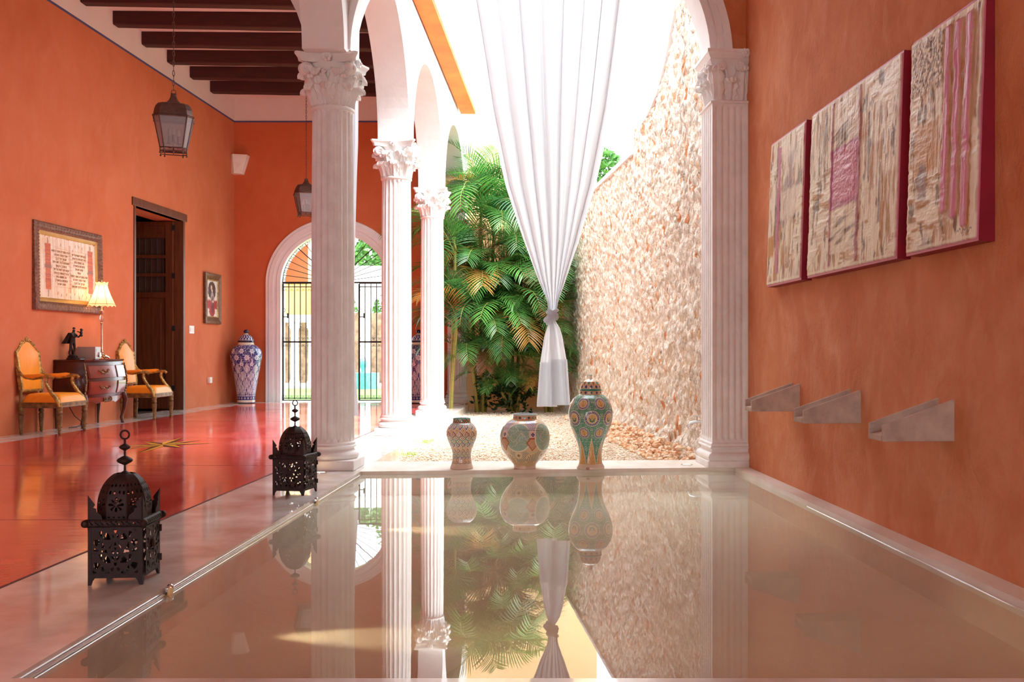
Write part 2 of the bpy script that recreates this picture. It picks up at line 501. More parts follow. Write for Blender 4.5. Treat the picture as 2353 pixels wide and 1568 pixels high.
# cross arch over the room
arch_wall('wall_cross_arch', (XL(8.5), 8.5), (-1.97, 8.5), TH, [(2.37, 2.05, 1.30, ZS, ZS - .02)], ZS, 6.1, [M_WHITE])

# right wall
def grid_wall(name, m, fa, fb, y0, y1, z0, z1):
    mb = MB(); mb.prism([(fa(y0), y0), (fb(y0), y0), (fb(y1), y1), (fa(y1), y1)], z0, z1)
    return st(mb.build(name, m, smooth=False))
grid_wall('wall_right', M_ORANGE_R, XR, lambda y: XR(y) + .4, -5, 8.93, -.4, 6.1)

# back wall with the gate arch
GX, GA, GB, GZ = -4.465, 1.05, .97, 2.30
arch_wall('wall_back', (XL(YB) - .4, YB + .17), (-1.92, YB + .17), .17, [(GX - XL(YB) + .4, GA, GB, GZ, 0)], 0, 5.41, [M_ORANGE_B])
mb = MB(); mb.box(XL(YB) - .4, -1.92, YB, YB + .34, 5.41, 6.1)
st(mb.build('wall_back', M_CEIL, smooth=False))
mb = MB(); mb.box(-1.92, .6, YB, YB + .34, -.4, 5.95)
st(mb.build('wall_courtyard', M_PEACH, smooth=False))
RG = [(-.02, -.3), (-.02, .03), (.05, .045), (.06, .03), (.11, .035), (.12, .05), (.2, .055), (.21, .035), (.26, .04), (.275, .0)]
st(archivolt('trim_8', (XL(YB), YB), (-1.92, YB), 0, GX - XL(YB), GA, GB, GZ, RG, M_WHITE, zlow=0))

# ceiling and roof slabs
mb = MB()
mb.prism([(XL(-5) - .4, -5), (-1.9, -5), (-1.9, YB + .3), (XL(YB) - .4, YB + .3)], ZC, 6.1)
st(mb.build('ceiling', M_CEIL, smooth=False))
mb = MB(); mb.prism([(-1.9, -5), (XR(-5) + .3, -5), (1.9, 8.9), (-1.9, 8.5)], 6.1, 6.3)
st(mb.build('ceiling', M_CEIL, smooth=False))
# unseen wall behind the camera, its openings added and sized for fill daylight
mb = MB()
for x0, x1, z0, z1 in ((-6.9, -6.0, 0, 6.1), (-3.2, -1.5, 0, 6.1), (1.7, 3.0, 0, 6.1), (-1.5, 1.7, 0, 1.9), (-1.5, 1.7, 3.6, 6.1), (-6.0, -3.2, 2.7, 6.1)):
    mb.box(x0, x1, -5.3, -5, z0, z1)
st(mb.build('wall_rear', M_WHITE, smooth=False))

# dark room behind the left door
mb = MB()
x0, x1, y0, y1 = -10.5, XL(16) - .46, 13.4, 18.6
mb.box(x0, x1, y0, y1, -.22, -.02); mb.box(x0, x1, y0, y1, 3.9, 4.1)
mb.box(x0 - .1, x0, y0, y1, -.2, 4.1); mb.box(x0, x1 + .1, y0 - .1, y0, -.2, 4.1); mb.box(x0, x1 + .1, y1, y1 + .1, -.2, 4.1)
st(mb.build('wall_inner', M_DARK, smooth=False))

# ceiling beams
for i, y in enumerate([13.48 + .93 * k for k in range(-9, 6)]):
    if abs(y - 8.5) < .3: continue
    mb = MB()
    n = 10; R = []
    x0, x1 = XL(y) + .002, -2.16
    for k in range(n + 1):
        t = k / n; x = x0 + (x1 - x0) * t
        dz = -.05 * t + random.uniform(-.004, .004); dy = .10 * t
        hw = .09; r = .012
        zb, zt = 5.665 + dz, ZC + .005
        R.append([(x, y - hw + dy, zb + r), (x, y - hw + r + dy, zb), (x, y + hw - r + dy, zb), (x, y + hw + dy, zb + r), (x, y + hw + dy, zt), (x, y - hw + dy, zt)])
    mb.rings(R)
    o = mb.build('ceiling_beam', M_BEAM, sharp=20)
    where = ['nearest the camera arch'] * 20
    nm = {5: 'cut by the top edge of the picture', 6: 'second', 7: 'third', 8: 'fourth', 9: 'fifth', 10: 'sixth'}
    vis = round((y - 13.48) / .93)
    order = {0: 'first and nearest of the six seen below the white ceiling', 1: 'second of the six from the top of the picture', 2: 'third of the six, crossing behind the lantern chain',
             3: 'fourth of the six from the top of the picture', 4: 'fifth of the six, last but one before the back wall', 5: 'shortest and farthest, next to the back wall'}
    if vis in order: lab = 'dark red timber ceiling beam, ' + order[vis]
    elif y > 8.5: lab = 'dark red timber ceiling beam out of sight beyond the cross arch, nearer than the six'
    else: lab = 'dark red timber ceiling beam overhead on the near side of the cross arch'
    tag(o, lab, 'beam', 'dark timber beams across the room ceiling')
    fix_normals(o)

# rubble stone wall of the court
def rubble_mat():
    m, nt, b = new_mat('rubble_limestone')
    b.inputs['Roughness'].default_value = .9; b.inputs['Specular IOR Level'].default_value = .2
    o = obj_co(nt, (1, 1.0, .55))
    v = N(nt, 'ShaderNodeTexVoronoi', Scale=17, Randomness=1); nt.links.new(o, v.inputs['Vector'])
    sep = nt.nodes.new('ShaderNodeSeparateColor'); nt.links.new(v.outputs['Color'], sep.inputs[0])
    col = ramp(nt, sep.outputs[0], [(0, lin(224, 212, 196)), (.45, lin(240, 233, 222)), (.84, lin(246, 241, 234)), (.95, lin(232, 200, 168)), (1, lin(216, 140, 96))])
    n2 = noise_out(nt, obj_co(nt), 1.1, 5)
    warm = ramp(nt, n2, [(.42, (1, .97, .93, 1)), (.7, (.99, .92, .84, 1))])
    col = mix(nt, 1.0, col, warm, 'MULTIPLY')
    v2 = N(nt, 'ShaderNodeTexVoronoi', Scale=17, Randomness=1); v2.feature = 'DISTANCE_TO_EDGE'; nt.links.new(o, v2.inputs['Vector'])
    edge = ramp(nt, v2.outputs['Distance'], [(0, lin(196, 168, 138)), (.07, (1, 1, 1, 1))])
    col = mix(nt, .55, col, edge, 'MULTIPLY')
    nt.links.new(col, b.inputs['Base Color'])
    r = ramp(nt, v.outputs['Distance'], [(0, (1, 1, 1, 1)), (.6, (0, 0, 0, 1))])
    p = bump(nt, b, r, .8, .05)
    bump(nt, b, noise_out(nt, obj_co(nt), 45, 6), .7, .02, p)
    return m
M_RUBBLE = rubble_mat()
prof = [(19.3, 3.5), (12.76, 3.5), (12.74, 3.8), (12.4, 3.78), (11.94, 3.84), (11.47, 3.97), (11.1, 4.2), (10.88, 4.43), (10.58, 4.7), (10.35, 5.1), (10.2, 5.8), (10.1, 6.1), (8.9, 6.1)]
def ztop_at(y):
    for (ya, za), (yb, zb) in zip(prof[:-1], prof[1:]):
        if yb <= y <= ya:
            return za + (zb - za) * (ya - y) / max(ya - yb, 1e-6)
    return 3.5
def rubble():
    nu, nv = 420, 230
    vs = []; ys = [8.9 + (19.3 - 8.9) * (i / nu) ** 1.15 for i in range(nu + 1)]
    for j in range(nv + 1):
        for i in range(nu + 1):
            y = ys[i]; z = -.3 + (ztop_at(y) + .3) * j / nv
            p = Vector((0, y * 13, z * 7.5))
            d = noise.voronoi(p)[0][0]
            h = .045 * max(0, 1 - d * 1.5) + .02 * noise.noise(Vector((0, y * 30, z * 18))) + .03 * noise.noise(Vector((3, y * 1.5, z * 1.5)))
            base = .22 * max(0, 1 - (z + .12) / .42) ** 2 if z > -.12 else .22   # mortar and stones spill at the foot
            base *= .6 + .6 * noise.noise(Vector((9, y * 2.2, z)))
            vs.append((XS(y) - h - max(0, base), y, z))
    fs = [(j * (nu + 1) + i, (j + 1) * (nu + 1) + i, (j + 1) * (nu + 1) + i + 1, j * (nu + 1) + i + 1) for j in range(nv) for i in range(nu)]
    mb = MB(); mb.add(vs, fs)
    n = nu + 1; o = len(mb.v)                 # thickness behind and a top
    top = [(XS(y) + .35, y, ztop_at(y)) for y in ys]; bot = [(XS(y) + .35, y, -.3) for y in ys]
    mb.add([vs[nv * n + i] for i in range(n)] + top, [(i, i + 1, n + i + 1, n + i) for i in range(nu)])
    mb.add(top + bot, [(i, i + 1, n + i + 1, n + i) for i in range(nu)])
    return st(mb.build('wall_rubble', M_RUBBLE, sharp=80))
rubble()
mb = MB()                                     # white copings
mb.prism([(XS(12.78) - .05, 12.78), (XS(12.78) + .37, 12.78), (XS(19.3) + .37, 19.3), (XS(19.3) - .05, 19.3)], 3.5, 3.56)
pp = [p for p in prof if p[0] <= 12.75]
for (ya, za), (yb, zb) in zip(pp[1:-2], pp[2:-1]):
    mb.add([(XS(ya) - .03, ya, za - .03), (XS(ya) + .37, ya, za - .03), (XS(yb) + .37, yb, zb - .03), (XS(yb) - .03, yb, zb - .03),
            (XS(ya) - .03, ya, za + .03), (XS(ya) + .37, ya, za + .03), (XS(yb) + .37, yb, zb + .03), (XS(yb) - .03, yb, zb + .03)],
           [(0, 3, 2, 1), (4, 5, 6, 7), (0, 1, 5, 4), (2, 3, 7, 6), (3, 0, 4, 7), (1, 2, 6, 5)])
st(mb.build('trim_9', M_WHITE, smooth=False))

# ground far outside
mb = MB(); mb.box(-40, 40, -30, 70, -.5, -.41)
st(mb.build('ground', mat('garden_earth', lin(200, 190, 170), rough=.95), smooth=False))

# ------------------------------------------------------------------ columns
def fluted(r0, r1, z0, z1, nfl=20, sub=8, dep=.018):
    seg = nfl * sub
    zs = [z0, z0 + .012, z0 + .02, z0 + .035, z0 + .05] + [z0 + .05 + (z1 - z0 - .1) * k / 8 for k in range(1, 8)] + [z1 - .05, z1 - .035, z1 - .02, z1 - .012, z1]
    R = []
    for z in zs:
        t = (z - z0) / (z1 - z0); r = r0 + (r1 - r0) * t + .003 * math.sin(PI * t)
        e = min(z - z0 - .012, z1 - .012 - z)
        ring = []
        for i in range(seg):
            u = (i % sub) / sub
            w = abs(u - .5) * 2
            lim = .78 * (1 if e > .04 else math.sqrt(max(0, 1 - ((.04 - e) / .04) ** 2)) if e > 0 else 0)
            d = dep * math.sqrt(max(0, 1 - (w / lim) ** 2)) if lim > 0 and w < lim else 0
            a = 2 * PI * (i + .5) / seg
            ring.append(((r - d) * math.cos(a), (r - d) * math.sin(a), z))
        R.append(ring)
    return MB().rings(R)

def leaf_mb(mb, w, h, out, curl, M, ribs=3):
    "acanthus leaf: rises along z, leans out along -y, tip curls over"
    nu, nv = 12, 16
    def fn(u, v):
        x = (u - .5) * 2
        k = .62
        if v < k:
            t = v / k; z = t * (h - curl); y = -out * t * t
        else:
            t = (v - k) / (1 - k); a = t * PI * 1.12
            z = (h - curl) + curl * math.sin(a); y = -out - curl * .75 * (1 - math.cos(a))
        scal = 1 + .13 * math.cos(v * 2 * PI * 4.0)
        wid = w * (.72 + .42 * math.sin(PI * min(v, .8) / .8 * .75)) * scal * (1 if v < .72 else math.sqrt(max(.02, 1 - ((v - .72) / .29) ** 2)))
        y -= .010 * math.cos(x * PI * ribs) * (1 - .3 * v) - .022 * x * x + (.012 * math.exp(-(x / .12) ** 2))
        return (x * wid / 2, y, z)
    return mb.grid(fn, nu, nv, 0, M)

def spiral(mb, c, ax, ay, r0, turns, rad, seg=7, n=34, sgn=1):
    pts = []; rr = []
    for i in range(n):
        t = i / (n - 1); a = sgn * (PI / 2 + turns * 2 * PI * t); r = r0 * (1 - .86 * t)
        pts.append(Vector(c) + Vector(ax) * (r * math.cos(a)) + Vector(ay) * (r * math.sin(a)) )
        rr.append(rad * (1 - .5 * t))
    mb.tube(pts, rr, seg)

def make_column():
    root = thing('column', (0, 0, 0), 'white fluted column nearest the pool corner, dwarfing the others beside it', 'column', group='columns of the courtyard arcade')
    mb = MB(); mb.box(-.225, .225, -.225, .225, 0, .084)
    o = mb.build('plinth', M_WHITE2, root); bev(o, .008)
    prof = [(.0, .082), (.208, .082)] + [(.203 + .017 * math.sin(PI * k / 8), .085 + .062 * k / 8) for k in range(9)] + [(.196, .149), (.186, .156), (.178, .168), (.18, .178)] + [(.184 + .014 * math.sin(PI * k / 6), .18 + .026 * k / 6) for k in range(7)] + [(.188, .208), (.188, .222), (.176, .236), (0, .236)]
    mb = MB(); mb.lathe(prof, 72); mb.build('base', M_WHITE2, root)
    fluted(.180, .170, .232, 3.02).build('shaft', M_WHITE2, root, sharp=60)
    # capital: bell
    bell = [(0, 3.015), (.172, 3.015), (.181, 3.022), (.184, 3.032), (.180, 3.043), (.168, 3.05), (.156, 3.06), (.152, 3.15), (.155, 3.25), (.170, 3.33), (.200, 3.385), (.205, 3.40), (0, 3.40)]
    mb = MB(); mb.lathe(bell, 64); cap = mb.build('capital', M_WHITE2, root)
    lo = MB(); 
    leaf_mb(lo, .118, .170, .040, .038, None)
    hi = MB(); leaf_mb(hi, .112, .285, .052, .042, None)
    mlo = lo.build('leaf', M_WHITE2, cap, solid=.010); mhi = hi.build('leaf', M_WHITE2, cap, solid=.010)
    for o in (mlo, mhi): fix_normals(o)
    first = True
    for row, src, r, ph in ((0, mlo, .160, 0), (1, mhi, .157, PI / 8)):
        for k in range(8):
            a = ph + k * PI / 4
            o = src if k == 0 else src.copy()
            if k: COL.objects.link(o); o.parent = cap
            o.rotation_euler = (0, 0, a); o.location = (r * math.sin(a), -r * math.cos(a), 3.048)
    # corner volutes with a small leaf under each
    vb = MB()
    q = math.sqrt(.5)
    for s in (-1, 1):
        ax = Vector((0, -1, 0)); n = Vector((s, 0, 0))
        c = Vector((s * .014, -.268, 3.338))
        vb.lathe([(0, -.018), (.044, -.018), (.050, -.008), (.050, .008), (.044, .018), (0, .018)], 20, 0, Matrix.Translation(c) @ Matrix.Rotation(PI / 2, 4, 'Y'))
        spiral(vb, c + Vector((s * .017, 0, 0)), (0, -1, 0), (0, 0, 1), .042, 1.7, .009)
        vb.ball(c + Vector((s * .022, 0, 0)), .012, 8, 6)
        pts = [Vector((s * .09, -.150, 3.16)), Vector((s * .07, -.165, 3.24)), Vector((s * .045, -.20, 3.32)), Vector((s * .02, -.24, 3.375)), Vector((s * .014, -.275, 3.385))]
        vb.tube(pts, [.012, .014, .016, .018, .014], 8)
    leaf_mb(vb, .12, .16, .10, .03, Matrix.Translation((0, -.165, 3.20)))
    v0 = vb.build('volute', M_WHITE2, cap); fix_normals(v0)
    for k in range(4):
        o = v0 if k == 0 else v0.copy()
        if k: COL.objects.link(o); o.parent = cap
        o.rotation_euler = (0, 0, PI / 4 + k * PI / 2)
    # inner scrolls on every face
    sb = MB()
    for s in (-1, 1):
        sb.tube([(s * .07, -.165, 3.20), (s * .055, -.18, 3.27), (s * .03, -.195, 3.32)], [.010, .011, .012], 7)
        spiral(sb, (s * .028, -.20, 3.325), (-s, 0, 0), (0, 0, 1), .026, 1.5, .008)
        for k in range(5):
            sb.ball((s * (.06 + .022 * k), -.195 - .006 * k, 3.29 + .022 * math.sin(k * 1.3)), .017, 8, 6)
    s0 = sb.build('scroll', M_WHITE2, cap)
    for k in range(4):
        o = s0 if k == 0 else s0.copy()
        if k: COL.objects.link(o); o.parent = cap
        o.rotation_euler = (0, 0, k * PI / 2)
    # abacus with hollowed sides
    def ab(h, z):
        ring = []
        for k in range(4):
            A = Matrix.Rotation(k * PI / 2, 2)
            for i in range(12):
                t = -1 + 2 * i / 11
                x = t * (h - .022); y = -(h - .055 * (1 - t * t))
                p = A @ Vector((x, y)); ring.append((p.x, p.y, z))
        return ring
    mb = MB(); mb.rings([ab(.235, 3.395), ab(.24, 3.42), ab(.243, 3.425), ab(.258, 3.448), ab(.262, 3.45), ab(.262, 3.468)])
    mb.build('abacus', M_WHITE2, cap, sharp=30)
    rb = MB()
    for k in range(7):
        a = 2 * PI * k / 7
        rb.ball((.027 * math.cos(a), -.226, 3.432 + .027 * math.sin(a)), .017, 10, 6, sc=(1, .6, 1))
    rb.ball((0, -.238, 3.432), .014, 10, 6)
    rb.ball((0, -.212, 3.432), .036, 12, 8, sc=(1, .45, 1))
    r0 = rb.build('rosette', M_WHITE2, cap)
    for k in range(4):
        o = r0 if k == 0 else r0.copy()
        if k: COL.objects.link(o); o.parent = cap
        o.rotation_euler = (0, 0, k * PI / 2)
    return root

def bev(o, w, seg=2):
    md = o.modifiers.new('bevel', 'BEVEL'); md.width = w; md.segments = seg; md.limit_method = 'ANGLE'
    return o

col1 = make_column(); col1.location = C1
for c, lab in ((C2, 'white fluted column in the middle of the arcade, between the big near one and the slender far one'),
               (C3, 'white fluted column standing just left of the palms, farther than the middle one')):
    o = copy_tree(col1); o.location = c; tag(o, lab, 'column')
o = copy_tree(col1); o.location = (C4.x, YB - .14, 0)
tag(o, 'half hidden white column against the back wall, behind the palm fronds', 'column')

# ---- square pilaster at the right wall
def pilaster():
    Y0 = 8.77
    root = thing('pilaster_column', (XR(Y0), Y0, 0), 'white fluted pilaster with carved capital against the orange right wall', 'pilaster', rz=AL)
    def rect(off, z, pj=.31, d=.215):
        return [(-pj - off, -d - off, z), (.0, -d - off, z), (.0, d + off, z), (-pj - off, d + off, z)]
    mb = MB(); mb.rings([rect(.045, 0), rect(.045, .058)]); bev(fix_normals(mb.build('plinth', M_WHITE2, root, smooth=False)), .006)
    pr = [(.03, .058)] + [(.03 + .013 * math.sin(PI * k / 6), .06 + .055 * k / 6) for k in range(7)] + [(.022, .12), (.008, .128), (.003, .145), (.006, .155)] + [(.010 + .013 * math.sin(PI * k / 6), .157 + .025 * k / 6) for k in range(7)] + [(.012, .185), (.012, .2), (.0, .212)]
    mb = MB(); mb.rings([rect(a, b) for a, b in pr]); fix_normals(mb.build('base', M_WHITE2, root, sharp=35))
    # fluted shaft
    def prof(fd):
        P = []
        nf = 5
        def run(a, b, nrm):
            a = Vector(a); b = Vector(b); L = b - a
            for k in range(nf):
                s0 = .06 + .88 * k / nf; s1 = .06 + .88 * (k + 1) / nf; g = .03
                for q in range(9):
                    t = q / 8; s = s0 + g + (s1 - s0 - 2 * g) * t
                    P.append(a + L * s + Vector(nrm) * (-fd * math.sin(PI * t)))
            
        P.append(Vector((-.31, .215))); run((-.31, .215), (-.31, -.215), (-1, 0))
        P.append(Vector((-.31, -.215))); run((-.31, -.215), (0, -.215), (0, -1))
        P.append(Vector((0, -.215))); P.append(Vector((0, .215)))
        return P
    R = []
    for z, fd in ((.21, 0), (.235, 0), (.24, .006), (.26, .012), (.3, .013), (1.5, .013), (3.03, .013), (3.06, .012), (3.08, .006), (3.085, 0), (3.11, 0)):
        R.append([(p.x, p.y, z) for p in prof(fd)])
    mb = MB(); mb.rings(R); fix_normals(mb.build('shaft', M_WHITE2, root, sharp=50))
    # capital
    def rc(off, z): return rect(off, z, .30, .205)
    mb = MB(); mb.rings([rc(.01, 3.105), rc(.024, 3.112), rc(.026, 3.125), rc(.012, 3.135), rc(-.02, 3.14), rc(-.02, 3.3), rc(-.005, 3.4), rc(.035, 3.47), rc(.04, 3.475)])
    cap = fix_normals(mb.build('capital', M_WHITE2, root, sharp=35))
    mb = MB(); mb.rings([rc(.03, 3.465), rc(.032, 3.49), rc(.036, 3.495), rc(.055, 3.53), rc(.06, 3.533), rc(.06, 3.562)])
    fix_normals(mb.build('abacus', M_WHITE2, cap, sharp=30))
    lf = []
    T = Matrix.Translation; RZ = lambda a: Matrix.Rotation(a, 4, 'Z')
    spots = [(-.15, -.188, 0, .14, .18), (-.275, -.19, PI / -4, .13, .28), (-.04, -.188, 0, .12, .28), (-.282, -.09, -PI / 2, .13, .18), (-.282, .09, -PI / 2, .13, .18), (-.282, 0, -PI / 2, .13, .28), (-.275, .18, -PI * .75, .13, .28)]
    for x, y, a, w, h in spots:
        b = MB(); leaf_mb(b, w, h, .04, .03, None)
        fix_normals(b.build('leaf', M_WHITE2, cap, loc=(x, y, 3.135), rot=(0, 0, a), solid=.01))
    for x, y, a in ((-.235, -.235, 0), (-.075, -.235, 0), (-.335, -.13, -PI / 2), (-.335, .13, -PI / 2)):
        b = MB()
        b.lathe([(0, -.02), (.036, -.02), (.042, -.01), (.042, .01), (.036, .02), (0, .02)], 20, 0, Matrix.Rotation(PI / 2, 4, 'X'))
        spiral(b, (0, -.02, 0), (1, 0, 0), (0, 0, 1), .034, 1.6, .008)
        b.tube([(0, .0, .035), (.03, .01, .0), (.05, .02, -.06), (.06, .03, -.14)], [.012, .014, .012, .01], 7)
        fix_normals(b.build('volute', M_WHITE2, cap, loc=(x, y, 3.42), rot=(0, 0, a)))
    b = MB()
    for k in range(6):
        t = 2 * PI * k / 6; b.ball((.024 * math.cos(t), 0, .024 * math.sin(t)), .017, 8, 6, sc=(1, .6, 1))
    b.ball((0, -.012, 0), .014, 8, 6)
    b.build('rosette', M_WHITE2, cap, loc=(-.03, -.262, 3.53))
pilaster()

# ------------------------------------------------------------------ lanterns of pierced iron on the floor
def mask_panel(mb, w, h, nx, nz, hole, M=None, y=0.0):
    "sheet with holes: keeps the cells where hole() is false"
    idx = {}
    vs = []; fs = []
    def vid(i, j):
        if (i, j) not in idx:
            idx[(i, j)] = len(vs); vs.append(((i / nx - .5) * w, y, j / nz * h))
        return idx[(i, j)]
    for i in range(nx):
        for j in range(nz):
            if not hole((i + .5) / nx, (j + .5) / nz):
                fs.append((vid(i, j), vid(i + 1, j), vid(i + 1, j + 1), vid(i, j + 1)))
    return mb.add(vs, fs, 0, M)

def arabesque(u, v):
    if u < .045 or u > .955 or v < .04 or v > .96: return False
    x = abs(u - .5) * 2; 
    f = 0
    for cx, cy, r, w in ((.0, .5, .10, .0), (.55, .26, .2, 0), (.55, .74, .2, 0), (0, .16, .13, 0), (0, .84, .13, 0), (.95, .5, .16, 0)):
        d = math.hypot((x - cx) * .5, v - cy)
        if abs(d - r) < .022: return False
        a = math.atan2(v - cy, x - cx)
        if d < r and (math.cos(4 * a + 1.2) > .25 and d > r * .25): return True
        if d < r: return False
    g = math.sin(13 * v + 5 * math.sin(7 * x)) * math.cos(11 * x + 3 * math.sin(9 * v))
    return g > -.28

def make_floor_lantern(label):
    root = thing('floor_lantern', (0, 0, 0), label, 'lantern', group='pierced iron lanterns by the pool')
    H = .113
    # four posts with cut out feet
    mb = MB()
    for sx in (-1, 1):
        for sy in (-1, 1):
            x, y = sx * H, sy * H
            for (ax, ay) in ((1, 0), (0, 1)):
                # angle iron legs, spread at the foot
                a = Vector((x, y, 0)); d = Vector((-sx * ax, -sy * ay, 0)); t = Vector((ay * -sx * .003, ax * -sy * .003, 0))
                poly = [(0, 0), (.014, 0), (.02, .018), (.028, .028), (.028, .036), (.014, .036), (.014, .25), (0, .25)]
                A = [a + d * p + Vector((0, 0, z)) for p, z in poly]; B = [p + t for p in A]
                n = len(A)
                mb.add(A + B, [tuple(range(n)), tuple(range(2 * n - 1, n - 1, -1))] + [(i, (i + 1) % n, n + (i + 1) % n, n + i) for i in range(n)])
    mb.box(-H, H, -H, -H + .006, .03, .045); mb.box(-H, H, H - .006, H, .03, .045)
    mb.box(-H, -H + .006, -H, H, .03, .045); mb.box(H - .006, H, -H, H, .03, .045)
    fr = fix_normals(mb.build('frame', M_IRON, root, smooth=False))
    mb = MB(); mb.box(-H + .004, H - .004, -H + .004, H - .004, .030, .034); mb.build('floor_plate', M_IRON, root, smooth=False)
    # pierced side panels, the right hand one is a hinged door
    pm = MB(); mask_panel(pm, 2 * H - .02, .205, 104, 94, arabesque)
    p0 = pm.build('side_panel', M_IRON, root, loc=(0, -H + .003, .042), smooth=False, solid=.0022)
    for rz, lx, ly in ((PI, 0, H - .003), (PI / 2 * 3, -H + .003, 0)):
        o = p0.copy(); COL.objects.link(o); o.parent = root; o.location = (lx, ly, .042); o.rotation_euler = (0, 0, rz)
    d = link('door', p0.data.copy(), root, (H + .006, 0, .042), (0, 0, PI / 2 + .05), .0022)
    for z in (.02, .15):
        hb = MB(); hb.box(-.002, .006, .093, .103, z, z + .03); hb.build('hinge', M_IRON, d, rot=(0, 0, -PI / 2 - .05), smooth=False)
    hb = MB(); hb.ball((.008, -.02, .115), .017, 12, 8, sc=(.5, 1, 1.6)); hb.tube([(.004, -.06, .1), (.012, -.04, .104), (.01, -.01, .096)], .003, 6)
    hb.build('latch', M_IRON, d, rot=(0, 0, -PI / 2 - .05), loc=(0, 0, 0))
    # rolled cornice with slits
    mb = MB()
    def seg_roll(M):
        nu, nv = 44, 12; vs = []; fs = []
        for j in range(nv + 1):
            a = -PI * .62 + PI * 1.24 * j / nv
            for i in range(nu + 1):
                vs.append(((i / nu - .5) * (2 * H + .016), -H - .015 * math.cos(a) + .004, .263 + .0165 * math.sin(a)))
        for j in range(nv):
            for i in range(nu):
                slit = (j in (5, 6, 7) and ((i + (j - 6)) % 4 == 0))
                if not slit: q = j * (nu + 1) + i; fs.append((q, q + 1, q + nu + 2, q + nu + 1))
        mb.add(vs, fs, 0, M)
    for k in range(4): seg_roll(Matrix.Rotation(k * PI / 2, 4, 'Z'))
    for sx in (-1, 1):
        for sy in (-1, 1): mb.ball((sx * (H + .008), sy * (H + .008), .263), .016, 10, 8)
    mb.build('cornice', M_IRON, root, solid=.002)
    # gallery under the dome, its corners rising to spikes
    def gallery_hole(u, v): return ((u * 12) % 1 - .5) ** 2 * 4 + ((v * 1.0) - .5) ** 2 * 3 < .18 if .08 < u < .92 else False
    gm = MB()
    for k in range(4):
        M = Matrix.Rotation(k * PI / 2, 4, 'Z') @ Matrix.Translation((0, -H, .236))
        mask_panel(gm, 2 * H, .02, 60, 6, lambda u, v: abs(((u * 9) % 1) - .5) * 1.0 + abs(v - .5) * .8 < .22, M)
    gm.build('gallery', M_IRON, root, smooth=False, solid=.002)
    sp = MB()
    poly = [(0, 0), (.085, 0), (.06, .012), (.055, .03), (.035, .045), (.034, .058), (.022, .062), (.030, .075), (0, .115)]
    for t in (0, 1):
        A = [Vector((p, 0, z)) for p, z in poly]; B = [Vector((p, .0025, z)) for p, z in poly]
        n = len(poly)
        M = Matrix.Identity(4) if t == 0 else Matrix(((0, 1, 0, 0), (1, 0, 0, 0), (0, 0, 1, 0), (0, 0, 0, 1)))
        sp.add(A + B, [tuple(range(n)), tuple(range(2 * n - 1, n - 1, -1))] + [(i, (i + 1) % n, n + (i + 1) % n, n + i) for i in range(n)], 0, M)
    s0 = fix_normals(sp.build('spike', M_IRON, root, smooth=False))
    for k in range(4):
        o = s0 if k == 0 else s0.copy()
        if k: COL.objects.link(o); o.parent = root
        o.location = Matrix.Rotation(k * PI / 2, 3, 'Z') @ Vector((-H, -H, .268)); o.rotation_euler = (0, 0, k * PI / 2)
    # pierced dome with eight ribs
    def dome_r(z):
        t = (z - .27) / .2
        return .106 * math.sqrt(max(0, 1 - max(0, (t - .22) / .80) ** 2.1)) * (1 - .03 * (1 - min(t / .22, 1)))
    vs = []; fs = []; nu, nv = 168, 44
    for j in range(nv + 1):
        z = .27 + .193 * (j / nv)
        for i in range(nu):
            a = 2 * PI * i / nu; k = math.cos(PI / 4) / math.cos(((a + PI / 4) % (PI / 2)) - PI / 4)
            k8 = math.cos(PI / 8) / math.cos(((a + PI / 8) % (PI / 4)) - PI / 8)
            rr = dome_r(z) * (k8 * 1.04)
            vs.append((rr * math.cos(a), rr * math.sin(a), z))
    def dh(u, v):
        c = ((u * 8) % 1 - .5); 
        if abs(c) > .44: return False
        d = math.hypot(c, (v - .36) * 2.3); a = math.atan2((v - .36) * 2.3, c)
        if d < .40: return .10 < d < .36 and math.cos(8 * a) > .35
        if .60 < v < .66 or .74 < v < .79: return abs(((c + .5) * 4) % 1 - .5) < .17
        if .06 < v < .10: return abs(((c + .5) * 4) % 1 - .5) < .2
        return False
    for j in range(nv):
        for i in range(nu):
            if not dh((i + .5) / nu + 1 / 16, (j + .5) / nv):
                fs.append((j * nu + i, j * nu + (i + 1) % nu, (j + 1) * nu + (i + 1) % nu, (j + 1) * nu + i))
    mb = MB(); mb.add(vs, fs); mb.build('dome', M_IRON, root, sharp=18, solid=.002)
    bead = lambda z, r, h: [(r * math.sin(PI * k / 10) ** .9 if k not in (0, 10) else .004, z - h / 2 + h * k / 10) for k in range(11)]
    mb = MB()
    mb.lathe([(.030, .452), (.024, .462), (.012, .470), (.005, .474)] + [(.0045, .495)] + bead(.519, .033, .042) + [(.0045, .55)] + bead(.577, .023, .032) + [(.005, .6), (.004, .612)], 20)
    ring = [(0.0185 * math.cos(2 * PI * k / 24), 0, .631 + .0185 * math.sin(2 * PI * k / 24)) for k in range(24)]
    mb.tube(ring, .004, 8, closed=True)
    mb.build('finial', M_IRON, root)
    # candle cup seen through the piercings
    mb = MB(); mb.lathe([(0, .034), (.028, .034), (.02, .04), (.008, .05), (.008, .08), (.024, .09), (.026, .1), (.0, .095)], 16)
    mb.build('candle_cup', M_IRON, root)
    return root
fl = make_floor_lantern('large dark pierced iron lantern nearest the camera, at lower left on the pool edge')
fl.location = (-1.925, 4.37, 0); fl.rotation_euler = (0, 0, .075)
o = copy_tree(fl); tag(o, 'dark pierced iron lantern standing beside the foot of the big column')
o.location = (-1.893, 7.0, 0); o.rotation_euler = (0, 0, -.17)

